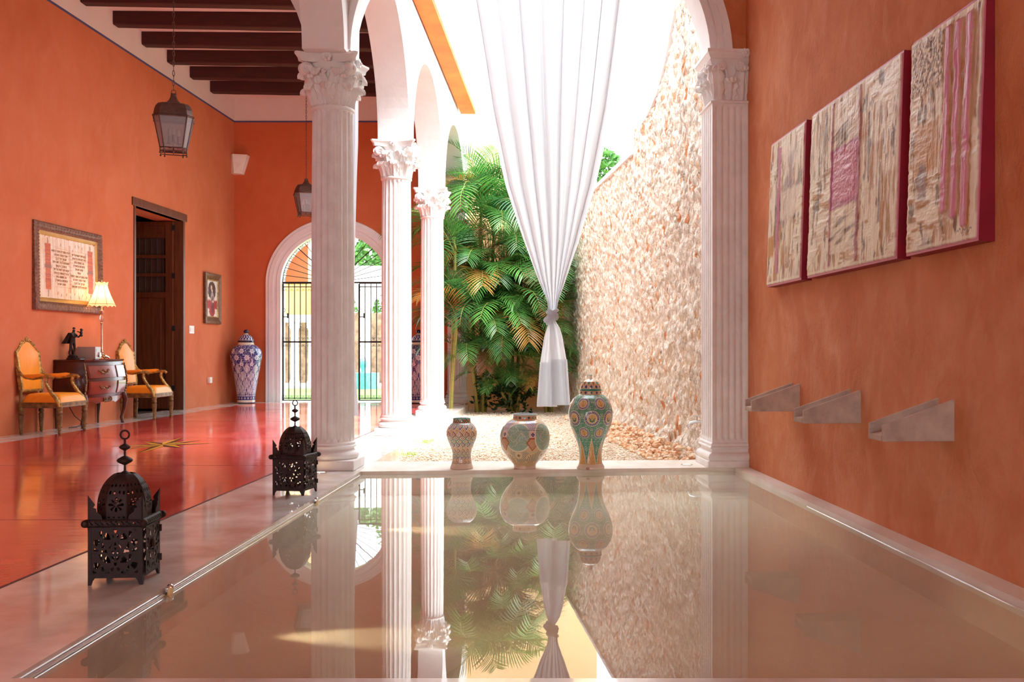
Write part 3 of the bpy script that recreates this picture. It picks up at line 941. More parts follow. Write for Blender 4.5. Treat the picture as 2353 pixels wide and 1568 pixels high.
# ------------------------------------------------------------------ three stone spouts
def spout(y, label):
    root = thing('water_spout', (XR(y), y, .562), label, 'spout', rz=AL, group='stone spouts on the right wall')
    W = .19; L = .352; h0 = .2; h1 = .078; t = .022
    mb = MB()
    def side(y0, y1):
        A = [(.02, y0, 0), (-L, y0, 0), (-L, y0, h1), (.0, y0, h0), (.02, y0, h0)]; B = [(x, y1, z) for x, _, z in A]
        mb.add(A + B, [(0, 1, 2, 3, 4), (9, 8, 7, 6, 5)] + [(i, (i + 1) % 5, 5 + (i + 1) % 5, 5 + i) for i in range(5)])
    side(0, t); side(W - t, W)
    A = [(.02, t, 0), (-L, t, 0), (-L, t, .03), (.02, t, .10)]; B = [(x, W - t, z) for x, _, z in A]
    mb.add(A + B, [(0, 1, 2, 3), (7, 6, 5, 4), (0, 4, 5, 1), (1, 5, 6, 2), (2, 6, 7, 3), (3, 7, 4, 0)])
    o = fix_normals(mb.build('stone_channel', M_CANTERA, root, smooth=False)); bev(o, .003, 1)
    return root
spout(4.81, 'pale stone water spout nearest the camera, lowest right under the striped panel')
spout(6.0, 'pale stone water spout in the middle of the three on the right wall')
spout(7.157, 'pale stone water spout farthest from the camera, nearest the pilaster')

# crack in the plaster
mb = MB()
for pts in ([(4.04, .98), (4.03, .92), (4.045, .88), (4.03, .84), (4.01, .80), (3.98, .765), (3.94, .755)],):
    mb.tube([(XR(y) - .001, y, z) for y, z in pts], [.002, .004, .005, .006, .006, .004, .002], 5)
st(mb.build('trim_10', mat('crack_shadow', lin(110, 46, 28), rough=1)))

# ------------------------------------------------------------------ triptych on the right wall
def vnoise(x, y, s, seed=0.0):
    out = np.zeros_like(x)
    def h(ix, iy):
        v = np.sin(ix * 127.1 + iy * 311.7 + seed * 74.7) * 43758.5453
        return v - np.floor(v)
    for o_ in range(4):
        X = x * s * 2 ** o_; Y = y * s * 2 ** o_
        ix = np.floor(X); iy = np.floor(Y); fx = X - ix; fy = Y - iy
        fx = fx * fx * (3 - 2 * fx); fy = fy * fy * (3 - 2 * fy)
        v = (h(ix, iy) * (1 - fx) + h(ix + 1, iy) * fx) * (1 - fy) + (h(ix, iy + 1) * (1 - fx) + h(ix + 1, iy + 1) * fx) * fy
        out += v * .5 ** (o_ + 1)
    return out / .9375

def lerp(a, b, t): return a[None, :] * (1 - t[:, None]) + b[None, :] * t[:, None]
def sm(a, b, x): t = np.clip((x - a) / (b - a), 0, 1); return t * t * (3 - 2 * t)

M_PAINTING = vcol('thick_oil_paint', rough=.42, bmp=.5, bscale=70, var=.06)
def painted(name, w, h, nx, nz, fn, parent, thick=.0, y=-.001):
    "front at -y; fn(u, v) -> rgb, relief"
    u, v = np.meshgrid(np.arange(nx + 1) / nx, np.arange(nz + 1) / nz)
    u = u.ravel(); v = v.ravel()
    rgb, rel = fn(u, v)
    vs = np.stack([(u - .5) * w, y - rel, v * h], 1)
    me = bpy.data.meshes.new(name)
    i, j = np.meshgrid(np.arange(nx), np.arange(nz)); a = (j * (nx + 1) + i).ravel()
    fs = np.stack([a, a + 1, a + nx + 2, a + nx + 1], 1)
    me.from_pydata(vs.tolist(), [], fs.tolist())
    me.materials.append(M_PAINTING)
    me.polygons.foreach_set('use_smooth', [True] * len(me.polygons)); me.update()
    o = link(name, me, parent); paint(o, rgb)
    return o

CREAM = L3(246, 238, 212); TAN = L3(192, 140, 74); BROWN = L3(104, 66, 34); PINK = L3(214, 130, 160); GREYV = L3(170, 150, 150); OCH = L3(206, 150, 74)
def impasto(u, v, w, seed, hx=6, hy=2):
    a = vnoise(u * w, v, 6, seed); st_ = vnoise(u * w * 5, v * .8, 7, seed + 3); sh = vnoise(u * w * .9, v * 6, 6, seed + 5)
    big = vnoise(u * w, v, 2.6, seed + 9)
    dirv = big > .5
    t = np.where(dirv, st_, sh)
    rgb = lerp(CREAM, TAN, sm(.46, .66, t))
    rgb = rgb * (1 - sm(.5, .7, a))[:, None] + CREAM[None] * sm(.5, .7, a)[:, None]
    g = sm(.58, .8, vnoise(u * w, v, 4, seed + 11)); rgb = rgb * (1 - .75 * g[:, None]) + (GREYV if seed % 2 else OCH)[None] * .75 * g[:, None]
    d = sm(.60, .72, vnoise(u * w * 4.2, v * 1.6, 6, seed + 15)); rgb = rgb * (1 - .8 * d[:, None]) + BROWN[None] * .8 * d[:, None]
    rel = .009 * t + .008 * a + .004 * vnoise(u * w * 9, v * 9, 3, seed + 21)
    return rgb, rel
def over(rgb, m, c): return rgb * (1 - m[:, None]) + np.asarray(c)[None] * m[:, None]
def rough_box(u, v, u0, u1, v0, v1, e, n): 
    n = (n - .5) * e * 3
    return sm(u0 - e, u0 + e, u + n) * (1 - sm(u1 - e, u1 + e, u + n)) * sm(v0 - e, v0 + e, v + n) * (1 - sm(v1 - e, v1 + e, v + n))
def edge_border(rgb, u, v, w, h, rel):
    b = np.minimum(np.minimum(u, 1 - u) * w, np.minimum(v, 1 - v) * h)
    m = 1 - sm(.012, .016, b); rgb = over(rgb, m, L3(214, 120, 150)); rel = rel * (1 - m)
    m2 = sm(.014, .018, b) * (1 - sm(.03, .036, b)); rgb = over(rgb, m2 * .7, CREAM)
    return rgb, rel
def p_left(u, v):   # u: 0 = far edge
    rgb, rel = impasto(u, v, .83, 1); n = vnoise(u * 8, v * 14, 3, 2)
    m = rough_box(u, v, .29, .36, .08, .93, .008, n); rgb = over(rgb, m, PINK * .9); rel = rel + .006 * m
    m = rough_box(u, v, .22, .27, .25, .95, .01, n); rgb = over(rgb, m * .6, BROWN)
    m = rough_box(u, v, .02, .2, .2, .34, .01, n); rgb = over(rgb, m, OCH)
    m = rough_box(u, v, .38, .95, .42, .62, .02, n); rgb = over(rgb, m * .7, CREAM)
    return edge_border(rgb, u, v, .83, 1.1, rel)
def p_mid(u, v):
    rgb, rel = impasto(u, v, 1.48, 2); n = vnoise(u * 10, v * 10, 3, 5)
    # slanting strokes above and below the pink field
    band = rough_box(u, v, .29, .62, .1, .95, .008, n)
    s = vnoise(u * 1.2, (v - .25 * u) * 9, 4, 8); rgb = rgb * (1 - .8 * band[:, None]) + .8 * band[:, None] * lerp(CREAM, BROWN, sm(.5, .78, s)); rel = rel + .005 * s * band
    for u0, u1 in ((.29, .31), (.60, .625)):
        m = rough_box(u, v, u0, u1, .04, .97, .004, n); rgb = over(rgb, m * .85, L3(176, 110, 130)); rel = rel + .006 * m
    m = rough_box(u, v, .30, .615, .355, .70, .008, n); rgb = over(rgb, m, L3(190, 110, 140))
    m = rough_box(u, v, .325, .59, .385, .675, .01, n); spk = sm(.62, .74, vnoise(u * 30, v * 30, 3, 12))
    rgb = over(rgb, m, PINK * 1.0); rgb = over(rgb, m * spk * .5, L3(245, 205, 220)); rel = rel + m * .004 * vnoise(u * 30, v * 30, 3, 12)
    m = rough_box(u, v, .0, .06, .05, .95, .006, n); rgb = over(rgb, m * .6, CREAM)
    for u0, u1, v0, v1 in ((.70, .72, .45, .8), (.82, .84, .2, .5), (.12, .14, .3, .9), (.2, .22, .5, .95)):
        m = rough_box(u, v, u0, u1, v0, v1, .006, n); rgb = over(rgb, m * .7, BROWN)
    return edge_border(rgb, u, v, 1.48, 1.1, rel)
def p_right(u, v):
    rgb, rel = impasto(u, v, .765, 3); n = vnoise(u * 8, v * 12, 3, 7)
    m = rough_box(u, v, .03, .5, .72, .96, .02, n); g = vnoise(u * 20, v * 26, 3, 1); rgb = rgb * (1 - m[:, None] * .7) + .7 * m[:, None] * lerp(BROWN, CREAM, sm(.4, .6, g)); rel = rel + m * .008 * g
    m = rough_box(u, v, .1, .47, .36, .58, .012, n); rgb = over(rgb, m * .8, TAN * 1.2)
    m = rough_box(u, v, .18, .3, .24, .4, .012, n); rgb = over(rgb, m * .8, GREYV * .8)
    m = rough_box(u, v, .5, .95, .12, .95, .012, n); rgb = over(rgb, m * .75, lin(188, 136, 78)[:3])
    for u0, u1, v0 in ((.53, .60, .15), (.665, .735, .12), (.80, .875, .07)):
        m = rough_box(u, v, u0, u1, v0, .95, .008, n); rgb = over(rgb, m, PINK * 1.05); rel = rel + .010 * m
    m = rough_box(u, v, .9, .97, .04, .5, .01, n); rgb = over(rgb, m * .8, CREAM)
    m = rough_box(u, v, .72, .96, .035, .07, .004, n)
    sg = np.abs(v - .055 - .013 * np.sin(u * 110) * np.sin(u * 37)); sgm = (1 - sm(.002, .004, sg)) * sm(.73, .74, u) * (1 - sm(.93, .94, u)); rgb = over(rgb, sgm * .8, L3(80, 70, 90))
    return edge_border(rgb, u, v, .765, 1.1, rel)
def panel(y0, y1, fn, label, nx):
    w = y1 - y0; w /= math.cos(AL); yc = (y0 + y1) / 2
    root = thing('painted_panel', (XR(yc) - .075, yc, 1.485), label, 'painting', rz=AL - PI / 2, group='three part abstract painting on the right wall')
    tilt = bpy.data.objects.new
    root.rotation_euler = (-.034, 0, AL - PI / 2)
    mb = MB(); mb.box(-w / 2, w / 2, 0, .074, 0, 1.105)
    mb.build('stretcher_edge', M_MAROON, root, smooth=False)
    painted('canvas', w, 1.105, nx, 320, fn, root)
    return root
panel(6.887, 7.709, p_left, 'narrow abstract panel with one thin pink stripe, leftmost of the three', 240)
panel(5.291, 6.753, p_mid, 'widest abstract panel, with a pink square in its middle', 420)
panel(4.422, 5.177, p_right, 'abstract panel with three long pink stripes, rightmost of the three', 240)

# ------------------------------------------------------------------ glazed vases
M_GLAZE = vcol('painted_glaze', rough=.16, coat=.4, spec=.5)
def resample(prof, n):
    prof = np.array(prof, float); d = np.r_[0, np.cumsum(np.hypot(*np.diff(prof, axis=0).T))]
    t = np.linspace(0, d[-1], n)
    r = np.interp(t, d, prof[:, 0]); z = np.interp(t, d, prof[:, 1])
    k = np.array([1, 2, 3, 2, 1.]) / 9
    r2 = np.convolve(np.r_[r[0], r[0], r, r[-1], r[-1]], k, 'valid'); z2 = np.convolve(np.r_[z[0], z[0], z, z[-1], z[-1]], k, 'valid')
    r2[0] = r[0]; z2[0] = z[0]; r2[-1] = r[-1]; z2[-1] = z[-1]
    return r2, z2
def glazed(name, prof, fn, parent, nth=300, nz=220, m=None):
    r, z = resample(prof, nz)
    th = np.arange(nth) / nth * 2 * PI
    T, R = np.meshgrid(th, r); _, Z = np.meshgrid(th, z)
    # theta measured from the -y side
    v = np.stack([R.ravel() * np.sin(T.ravel()), -R.ravel() * np.cos(T.ravel()), Z.ravel()], 1)
    i, j = np.meshgrid(np.arange(nth), np.arange(nz - 1)); a = (j * nth + i).ravel(); b = (j * nth + (i + 1) % nth).ravel()
    me = bpy.data.meshes.new(name); me.from_pydata(v.tolist(), [], np.stack([a, b, b + nth, a + nth], 1).tolist())
    me.materials.append(m or M_GLAZE); me.polygons.foreach_set('use_smooth', [True] * len(me.polygons)); me.update()
    o = link(name, me, parent)
    th_ = (T.ravel() + PI) % (2 * PI) - PI
    paint(o, np.clip(fn(th_, Z.ravel(), R.ravel()), 0, 1))
    return o
def wrapd(th, c): return (th - c + PI) % (2 * PI) - PI
IVORY = L3(232, 218, 190); GREEN = L3(98, 160, 136); COBALT = L3(62, 64, 128); TANC = L3(222, 180, 118); CREAMV = L3(238, 228, 208); RUST = L3(168, 88, 62)

def tall_fn(th, z, r):
    rgb = np.repeat(GREEN[None], len(th), 0)
    g = .5 + .5 * np.sin(th * 42 + 3 * np.sin(z * 90)) * np.sin(z * 160 + 2.2 * np.sin(th * 21)); rgb = over(rgb, sm(.74, .84, g) * .75, CREAMV)
    rgb = over(rgb, .25 * sm(.4, .7, vnoise(th * 2, z * 20, 2, 4)), L3(60, 120, 100))
    st_ = 2 * PI / 7
    for z0, rad, off in ((.433, .067, 0), (.556, .052, .5), (.312, .047, .5)):
        for k in range(7):
            d = np.hypot(wrapd(th, (k + off) * st_) * r, (z - z0) * 1.02) / rad
            ang = np.arctan2(z - z0, wrapd(th, (k + off) * st_) * r)
            rgb = over(rgb, 1 - sm(.97, 1.0, d), CREAMV)
            rgb = over(rgb, (1 - sm(.89, .92, d)), COBALT)
            dots = (np.abs(d - .78) < .055) & (np.cos(ang * 22) > .1); rgb = over(rgb, dots * .95, CREAMV)
            rgb = over(rgb, 1 - sm(.64, .67, d), CREAMV)
            rgb = over(rgb, 1 - sm(.57, .6, d), L3(226, 196, 140) if rad > .06 else L3(222, 178, 112))
            petal = np.abs(np.cos(ang * 2)) * .5 
            if rad > .06:
                x = wrapd(th, k * st_) * r / rad; y = (z - z0) / rad
                rgb = over(rgb, ((np.hypot(x / 1.3, y + .22) < .26) & (np.hypot(x, y + .1) > .13) & (d < .57)) * .9, L3(70, 120, 96))
                rgb = over(rgb, ((np.abs(np.abs(x) - .33) < .06) & (np.abs(y) < .09)) * .9, L3(96, 52, 84))
                rgb = over(rgb, ((np.abs(x) < .035) & (y > -.1) & (y < .42)) * .9, L3(66, 110, 100))
                rgb = over(rgb, ((np.hypot(np.abs(x) - .22, y - .22) < .15) & (np.hypot(np.abs(x) - .22, y - .22) > .07)) * .7, L3(214, 150, 84))
            else:
                x = wrapd(th, (k + off) * st_) * r / rad; y = (z - z0) / rad
                rgb = over(rgb, ((np.abs(x + .15 * y) < .045) & (d < .55)) * .8, L3(92, 84, 88))
                rgb = over(rgb, ((np.abs(d - .38) < .04) & (np.cos(ang * 6) > 0)) * .7, L3(92, 130, 110))
    for k in range(14):
        if True:
            c = (k / 2) * st_
            if k % 2 == 0:
                hw = .043 * (1 - (z - .045) / .225); x = np.abs(wrapd(th, c) * r)
                m = (x < hw) & (z > .04); rgb = over(rgb, m * 1., CREAMV)
                m2 = (x < hw - .0045) & (z > .045); rgb = over(rgb, m2 * 1., L3(214, 164, 94))
                q = m2 & (np.sin(z * 200 + 3 * np.sin(x * 300)) * np.cos(x * 420) > .35); rgb = over(rgb, q * .5, L3(238, 214, 160))
    rgb = over(rgb, (z < .042) * 1., L3(228, 212, 190))
    chip = (np.hypot(wrapd(th, -.25) * r * .6, (z - .012)) < .010); rgb = over(rgb, chip * .9, RUST)
    nk = z > .628
    rgb = over(rgb, nk * 1., L3(224, 196, 150))
    for k in range(12):
        d = np.abs(wrapd(th, k * PI / 6)) * r + np.abs(z - .643); rgb = over(rgb, nk * (d < .013), COBALT if k % 2 else L3(40, 110, 96))
    rgb = over(rgb, (z > .657) * 1., L3(224, 196, 150))
    return rgb
def lid_fn(th, z, r):
    rgb = np.repeat(L3(218, 192, 150)[None], len(th), 0)
    for k in range(12):
        d = np.abs(wrapd(th, k * PI / 6)) * r + np.abs(z - .692); rgb = over(rgb, (d < .014) * 1., COBALT)
        d = np.abs(wrapd(th, (k + .5) * PI / 6)) * r + np.abs(z - .724) ; rgb = over(rgb, (d < .013) * 1., L3(52, 140, 120) if k % 2 else L3(150, 90, 70))
    rgb = over(rgb, (np.abs(z - .708) < .0025) * 1., RUST)
    rgb = over(rgb, (z < .676) * 1., L3(44, 138, 120))
    rgb = over(rgb, (z > .745) * 1., CREAMV)
    rgb = over(rgb, (z > .787) * 1., L3(60, 150, 130))
    return rgb
v = thing('lidded_vase', (.209, 8.46, 0), 'tall green lidded vase with blue ringed medallions, rightmost of the three on the ledge', 'vase', rz=.05)
glazed('body', [(.02, .0), (.112, .0), (.1186, .004), (.117, .02), (.106, .036), (.0985, .05), (.094, .11), (.098, .165), (.111, .22), (.134, .275), (.158, .33), (.178, .385), (.189, .44), (.187, .49), (.172, .55), (.145, .595), (.112, .622), (.096, .630), (.0945, .633), (.0935, .657), (.09, .66), (.085, .65), (.08, .62)], tall_fn, v, 420, 330)
glazed('lid', [(.02, .659), (.094, .659), (.096, .662), (.095, .668), (.089, .672), (.0875, .69), (.08, .715), (.066, .735), (.045, .748), (.02, .755), (.014, .760), (.0125, .778), (.016, .786), (.015, .793), (.002, .795)], lid_fn, v, 200, 120)

def small_fn(th, z, r):
    n = 7
    q = np.interp(z, [0, .05, .12, .2, .3, .43], [0, 1.2, 3.2, 4.9, 6.6, 8.4])
    a = th * n / (2 * PI) * 2 + q; b = th * n / (2 * PI) * 2 - q
    a2 = a / 1.0; b2 = b / 1.0
    ca = np.floor(a2); cb = np.floor(b2); fa = a2 - ca - .5; fb = b2 - cb - .5
    idx = ((ca * 2 + cb * 3) % 5).astype(int)
    pal = np.array([COBALT * 1.15, L3(150, 72, 64), L3(86, 132, 110), L3(214, 170, 116), L3(120, 128, 110)])
    d = np.maximum(np.abs(fa), np.abs(fb)); w = .05 * np.sin(6.28 * (fa + fb)) 
    rgb = np.repeat(L3(226, 192, 146)[None], len(th), 0)
    rgb = over(rgb, sm(.20, .24, d + w) * 1., CREAMV)
    m = sm(.26, .3, d + w); rgb = rgb * (1 - m[:, None]) + pal[idx] * m[:, None]
    rgb = over(rgb, sm(.42, .45, d + w * .6) * 1., CREAMV)
    c = np.hypot(fa, fb); mm = (c < .09).astype(float); rgb = rgb * (1 - mm[:, None]) + pal[(idx + 1) % 5] * mm[:, None]
    up = sm(.33, .38, z) * .35; rgb = over(rgb, up, L3(190, 206, 206))
    rgb = over(rgb, (z < .046) * 1., L3(228, 210, 188))
    nk = z > .387; rgb = over(rgb, nk * 1., L3(205, 160, 120))
    s = np.sin(th * 12) * .5; rgb = over(rgb, nk * (np.abs((z - .405) / .02 - s) < .35), L3(60, 130, 112)); rgb = over(rgb, nk * (np.abs((z - .402) / .02 + s) < .2), L3(140, 60, 50))
    rgb = over(rgb, (z > .421) * 1., L3(64, 150, 140))
    return rgb
v = thing('vase', (-.879, 8.46, 0), 'small slim waisted vase with a scale lattice, leftmost of the three on the ledge', 'vase')
glazed('body', [(.02, 0), (.093, 0), (.098, .004), (.094, .018), (.0865, .038), (.0825, .055), (.0785, .085), (.077, .12), (.084, .158), (.1, .2), (.1175, .24), (.129, .28), (.128, .32), (.114, .353), (.093, .376), (.0775, .388), (.0755, .392), (.0725, .415), (.0735, .424), (.072, .428), (.067, .427), (.064, .41), (.07, .36)], small_fn, v, 360, 260)

def big_fn(th, z, r):
    rgb = np.repeat(L3(222, 196, 152)[None], len(th), 0)
    y = z - .27
    for k in range(5):
        c = -.26 + k * 2 * PI / 5
        x = wrapd(th, c) * r; d = np.hypot(x, (z - .275)) 
        rgb = over(rgb, (d < .118) * 1., CREAMV); rgb = over(rgb, (d < .109) * 1., L3(150, 186, 170))
        g = np.sin(x * 150 + 2.5 * np.sin(z * 110)) * np.sin(z * 140 + 2.5 * np.sin(x * 120)); rgb = over(rgb, ((d < .107) & (g > .42)) * .7, L3(214, 214, 190))
        g2 = np.abs(z - .275 - .035 * np.sin(x * 45)) < .0035; g3 = np.abs(x - .03 * np.sin(z * 60) + .03) < .003
        rgb = over(rgb, ((d < .1) & (g2 | g3)) * .85, L3(236, 230, 205))
        dz = sm(.2, .36, z); rgb = over(rgb, (d < .107) * .25 * (1 - dz), L3(150, 140, 90))
        # between the medallions
        c2 = c + PI / 5; x = wrapd(th, c2) * r
        m = (np.abs(x) < .028 + .25 * np.maximum(0, z - .33)) & (z > .315) & (z < .41); rgb = over(rgb, m * 1., L3(226, 222, 214))
        dots = m & (np.sin(x * 420) * np.sin(z * 420) > .15); rgb = over(rgb, dots * .9, L3(92, 92, 168))
        d = np.hypot(x, z - .30); rgb = over(rgb, (d < .036) * 1., L3(232, 206, 190)); cr = (np.minimum(np.abs(np.abs(x) - .01) + np.abs(z - .30), np.abs(x) + np.abs(np.abs(z - .30) - .01)) < .009); rgb = over(rgb, cr * 1., COBALT)
        m = (np.abs(x) + np.abs(z - .235) * .8 < .058) & (z < .275); rgb = over(rgb, m * 1., L3(176, 92, 66))
        m2 = (np.abs(x) + np.abs(z - .232) * .8 < .046) & (z < .262); h = m2 & (np.sin((x + z) * 520) * np.sin((x - z) * 520) > -.05); rgb = over(rgb, h * .85, L3(238, 206, 160))
        # lattice below medallion, wheels
        x = wrapd(th, c) * r
        m = (np.abs(x) + (z - .145) * .9 < .085) & (z > .065 + np.abs(x) * .12) & (np.hypot(x, z - .275) > .124) & (z < .2); rgb = over(rgb, m * 1., L3(226, 208, 172))
        rgb = over(rgb, (m & (np.sin(x * 400) * np.sin(z * 400) > .2)) * .9, L3(60, 58, 84))
        d = np.hypot(x, z - .125); rgb = over(rgb, (d < .034) * 1., L3(226, 196, 148)); rgb = over(rgb, (np.abs(d - .022) < .003) * 1., CREAMV); rgb = over(rgb, ((np.abs(x) < .003) | (np.abs(z - .125) < .003)) * (d < .013), L3(90, 70, 70))
        x = wrapd(th, c2 + .05) * r; d = np.hypot(x, z - .095); a = np.arctan2(z - .095, x)
        rgb = over(rgb, (d < .05) * 1., L3(234, 208, 164)); rgb = over(rgb, ((d < .04) & (np.cos(a * 12) > .1)) * .9, L3(150, 120, 70))
    rgb = over(rgb, (z < .062) * 1., L3(216, 188, 146)); rgb = over(rgb, (z < .026) * 1., L3(226, 196, 174))
    nk = z > .415; rgb = over(rgb, nk * 1., L3(216, 172, 128))
    for k in range(16):
        d = np.abs(wrapd(th, k * PI / 8)) * r + np.abs(z - .434); rgb = over(rgb, nk * (d < .012), COBALT if k % 2 else L3(84, 160, 130))
    rgb = over(rgb, (z > .452) * 1., L3(176, 204, 208))
    ck = np.abs(z - (.337 + .004 * np.cos(th * 3 + .6))) < .0012; rgb = over(rgb, (ck & (np.abs(th - .35) < .55)) * 1., L3(70, 60, 50))
    return rgb
v = thing('round_vase', (-.346, 8.46, 0), 'round bellied vase with big green medallions, between the small vase and the tall lidded one', 'vase')
glazed('body', [(.02, 0), (.089, 0), (.0937, .004), (.094, .02), (.0945, .035), (.108, .052), (.13, .075), (.152, .1), (.17, .124), (.189, .158), (.204, .198), (.2115, .245), (.212, .282), (.203, .322), (.185, .36), (.158, .391), (.125, .409), (.106, .415), (.101, .418), (.0985, .440), (.102, .456), (.101, .463), (.094, .464), (.09, .45), (.093, .42)], big_fn, v, 420, 280)

# big blue and white floor vases
def tala_fn(th, z, r):
    B = L3(42, 48, 120); W = L3(220, 222, 232)
    rgb = np.repeat(B[None], len(th), 0)
    n = 9; c = th * n / (2 * PI)
    def flower(z0, rad, pet, off, inner=.35, sx=1.0):
        x = (((c + off) % 1) - .5) * 2 * PI / n * r / rad * sx; y = (z - z0) / rad; d = np.hypot(x, y); a = np.arctan2(y, x)
        return (((d < .85 + .15 * np.cos(pet * a)) & (d > inner)) | (d < inner * .55)) & ~((np.abs(np.cos(pet * a / 2)) < .22) & (d > .5))
    m = flower(.86, .055, 8, 0) | flower(.74, .04, 6, .5) | flower(.98, .05, 6, .5) | flower(.12, .03, 5, 0) | flower(.12, .03, 5, .5)
    for z0, off, k in ((.66, 0, 1), (.52, .5, 1), (.38, 0, .9), (.25, .5, .8)):
        x = (((c + off) % 1) - .5) * 2 * PI / n * r; y = (z - z0)
        w = .05 * k * np.clip(1 - np.abs(y) / .085, 0, 1) ** .6
        leafm = (np.abs(x) < w) & (np.sin((y * 1.0 - np.abs(x) * 1.5) * 260) > -.15)
        stem_ = (np.abs(np.abs(x) - .055 * k - .25 * y) < .0055)
        m = m | leafm | (stem_ & (np.sin(y * 300) > -.6))
    f = vnoise(th * n / 2, z * 8, 3.4, 5); m = m | ((np.abs(f - .5) < .028))
    rgb = over(rgb, m * 1., W)
    band = (z < .135) & (z > .065); rgb = over(rgb, band * 1., B); x = ((c * 2) % 1) - .5; rgb = over(rgb, (band & (np.abs(x) * .12 + np.abs(z - .1) * .9 < .032) & (np.abs(x) > .06)) * 1., W)
    rgb = over(rgb, ((np.abs(z - .14) < .004) | (np.abs(z - .062) < .003)) * 1., W)
    rgb = over(rgb, ((z < .058) & (z > .02)) * 1., L3(226, 216, 196)); rgb = over(rgb, (z < .02) * 1., L3(30, 30, 70))
    rgb = over(rgb, (z > 1.10) * 1., L3(232, 220, 196))
    return rgb
def tlid_fn(th, z, r):
    B = L3(42, 48, 120); W = L3(220, 222, 232); rgb = np.repeat(B[None], len(th), 0)
    f = np.sin(th * 14 + 3 * np.sin(z * 60)) * np.sin(z * 130); rgb = over(rgb, (f > .2) * 1., W)
    rgb = over(rgb, (z < 1.185) * 1., L3(22, 20, 62)); rgb = over(rgb, ((z > 1.185) & (z < 1.195)) * 1., W); rgb = over(rgb, ((z > 1.295) & (z < 1.318)) * 1., L3(232, 220, 196)); rgb = over(rgb, (z >= 1.318) * 1., L3(24, 20, 70))
    return rgb
root = thing('ginger_jar', (-6.035, 18.9, 0), 'huge blue and white lidded jar standing in the corner left of the gate', 'jar', group='blue and white jars flanking the gate')
glazed('body', [(.02, 0), (.165, 0), (.168, .01), (.164, .06), (.17, .14), (.19, .3), (.218, .48), (.25, .66), (.278, .8), (.290, .9), (.284, .97), (.256, 1.03), (.205, 1.08), (.155, 1.105), (.143, 1.115), (.142, 1.15), (.14, 1.152)], tala_fn, root, 420, 320)
glazed('lid', [(.02, 1.145), (.15, 1.145), (.156, 1.152), (.154, 1.18), (.135, 1.187), (.13, 1.2), (.118, 1.24), (.09, 1.275), (.05, 1.298), (.032, 1.305), (.03, 1.318), (.044, 1.33), (.05, 1.352), (.044, 1.375), (.025, 1.388), (.002, 1.39)], tlid_fn, root, 220, 120)
o = copy_tree(root); o.location = (-2.78, 18.9, 0); o.rotation_euler = (0, 0, .5)
tag(o, 'huge blue and white jar glimpsed between two white columns, right of the gate', 'jar')

# ------------------------------------------------------------------ white curtain tied in a knot
def cloth_mat():
    m, nt, b = new_mat('white_muslin')
    b.inputs['Base Color'].default_value = lin(238, 242, 246); b.inputs['Roughness'].default_value = .9; b.inputs['Specular IOR Level'].default_value = .1
    t = nt.nodes.new('ShaderNodeBsdfTranslucent'); t.inputs[0].default_value = lin(238, 243, 248)
    mx = nt.nodes.new('ShaderNodeMixShader'); mx.inputs[0].default_value = .62
    nt.links.new(b.outputs[0], mx.inputs[1]); nt.links.new(t.outputs[0], mx.inputs[2]); nt.links.new(mx.outputs[0], nt.nodes['Material Output'].inputs[0])
    bump(nt, b, noise_out(nt, obj_co(nt, (1, 1, .15)), 30, 4), .15, .004)
    return m
M_CLOTH = cloth_mat()
def gathered(name, rows, nf, depth, parent, n=260, seed=0, top=True, ph=0):
    "rows: (z, x_left, x_right, y_centre, fold depth, drift); a sheet pleated into nf soft folds"
    rows = sorted(rows, key=lambda r: r[0]); Z = [r[0] for r in rows]
    rnd = random.Random(seed); amp = [rnd.uniform(.55, 1.2) for _ in range(nf + 1)]; wd = np.cumsum([rnd.uniform(.6, 1.4) for _ in range(nf)]); wd = np.r_[0, wd] / wd[-1]
    nv = 90; vs = []
    for j in range(nv + 1):
        z = Z[0] + (Z[-1] - Z[0]) * j / nv
        xl, xr, yc, dp = [float(np.interp(z, Z, [r[k] for r in rows])) for k in (1, 2, 3, 4)]
        for i in range(n + 1):
            u = i / n
            k = np.searchsorted(wd, u, 'right') - 1; k = min(max(k, 0), nf - 1); f = (u - wd[k]) / (wd[k + 1] - wd[k])
            a = amp[k] * (1 - f) + amp[k + 1] * f
            y = yc + dp * a * math.cos(2 * PI * f + ph) * 1.0 + dp * .07 * math.sin(2 * PI * 3 * f + z * .6 + k)
            x = xl + (xr - xl) * (u + .018 * math.sin(2 * PI * f) * 1.0) + .006 * math.sin(z * 2.2 + k)
            vs.append((x, y, z))
    fs = [(j * (n + 1) + i, j * (n + 1) + i + 1, (j + 1) * (n + 1) + i + 1, (j + 1) * (n + 1) + i) for j in range(nv) for i in range(n)]
    mb = MB(); mb.add(vs, fs)
    return mb.build(name, M_CLOTH, parent, sharp=180)
YC = 8.42
def cx(px): return (px - 1300) / 2300 * YC
def cz(py): return 1 + (805 - py) / 2300 * YC
curt = thing('tied_curtain', (0, 0, 0), 'long white muslin curtain tied in a knot, hanging in the front arch over the pool', 'curtain')
rows = [(cz(716), cx(1260), cx(1280), YC, .020, 0), (cz(690), cx(1257), cx(1284), YC, .020, 0), (cz(650), cx(1240), cx(1299), YC, .026, 0), (cz(556), cx(1206), cx(1331), YC, .034, 0), (cz(427), cx(1163), cx(1369), YC, .040, 0), (cz(250), cx(1121), cx(1407), YC, .048, 0), (cz(0), cx(1077), cx(1447), YC, .055, 0), (4.62, cx(1058), cx(1466), YC, .06, 0)]
gathered('gathered_panel', rows, 8, .05, curt, 420, seed=3)
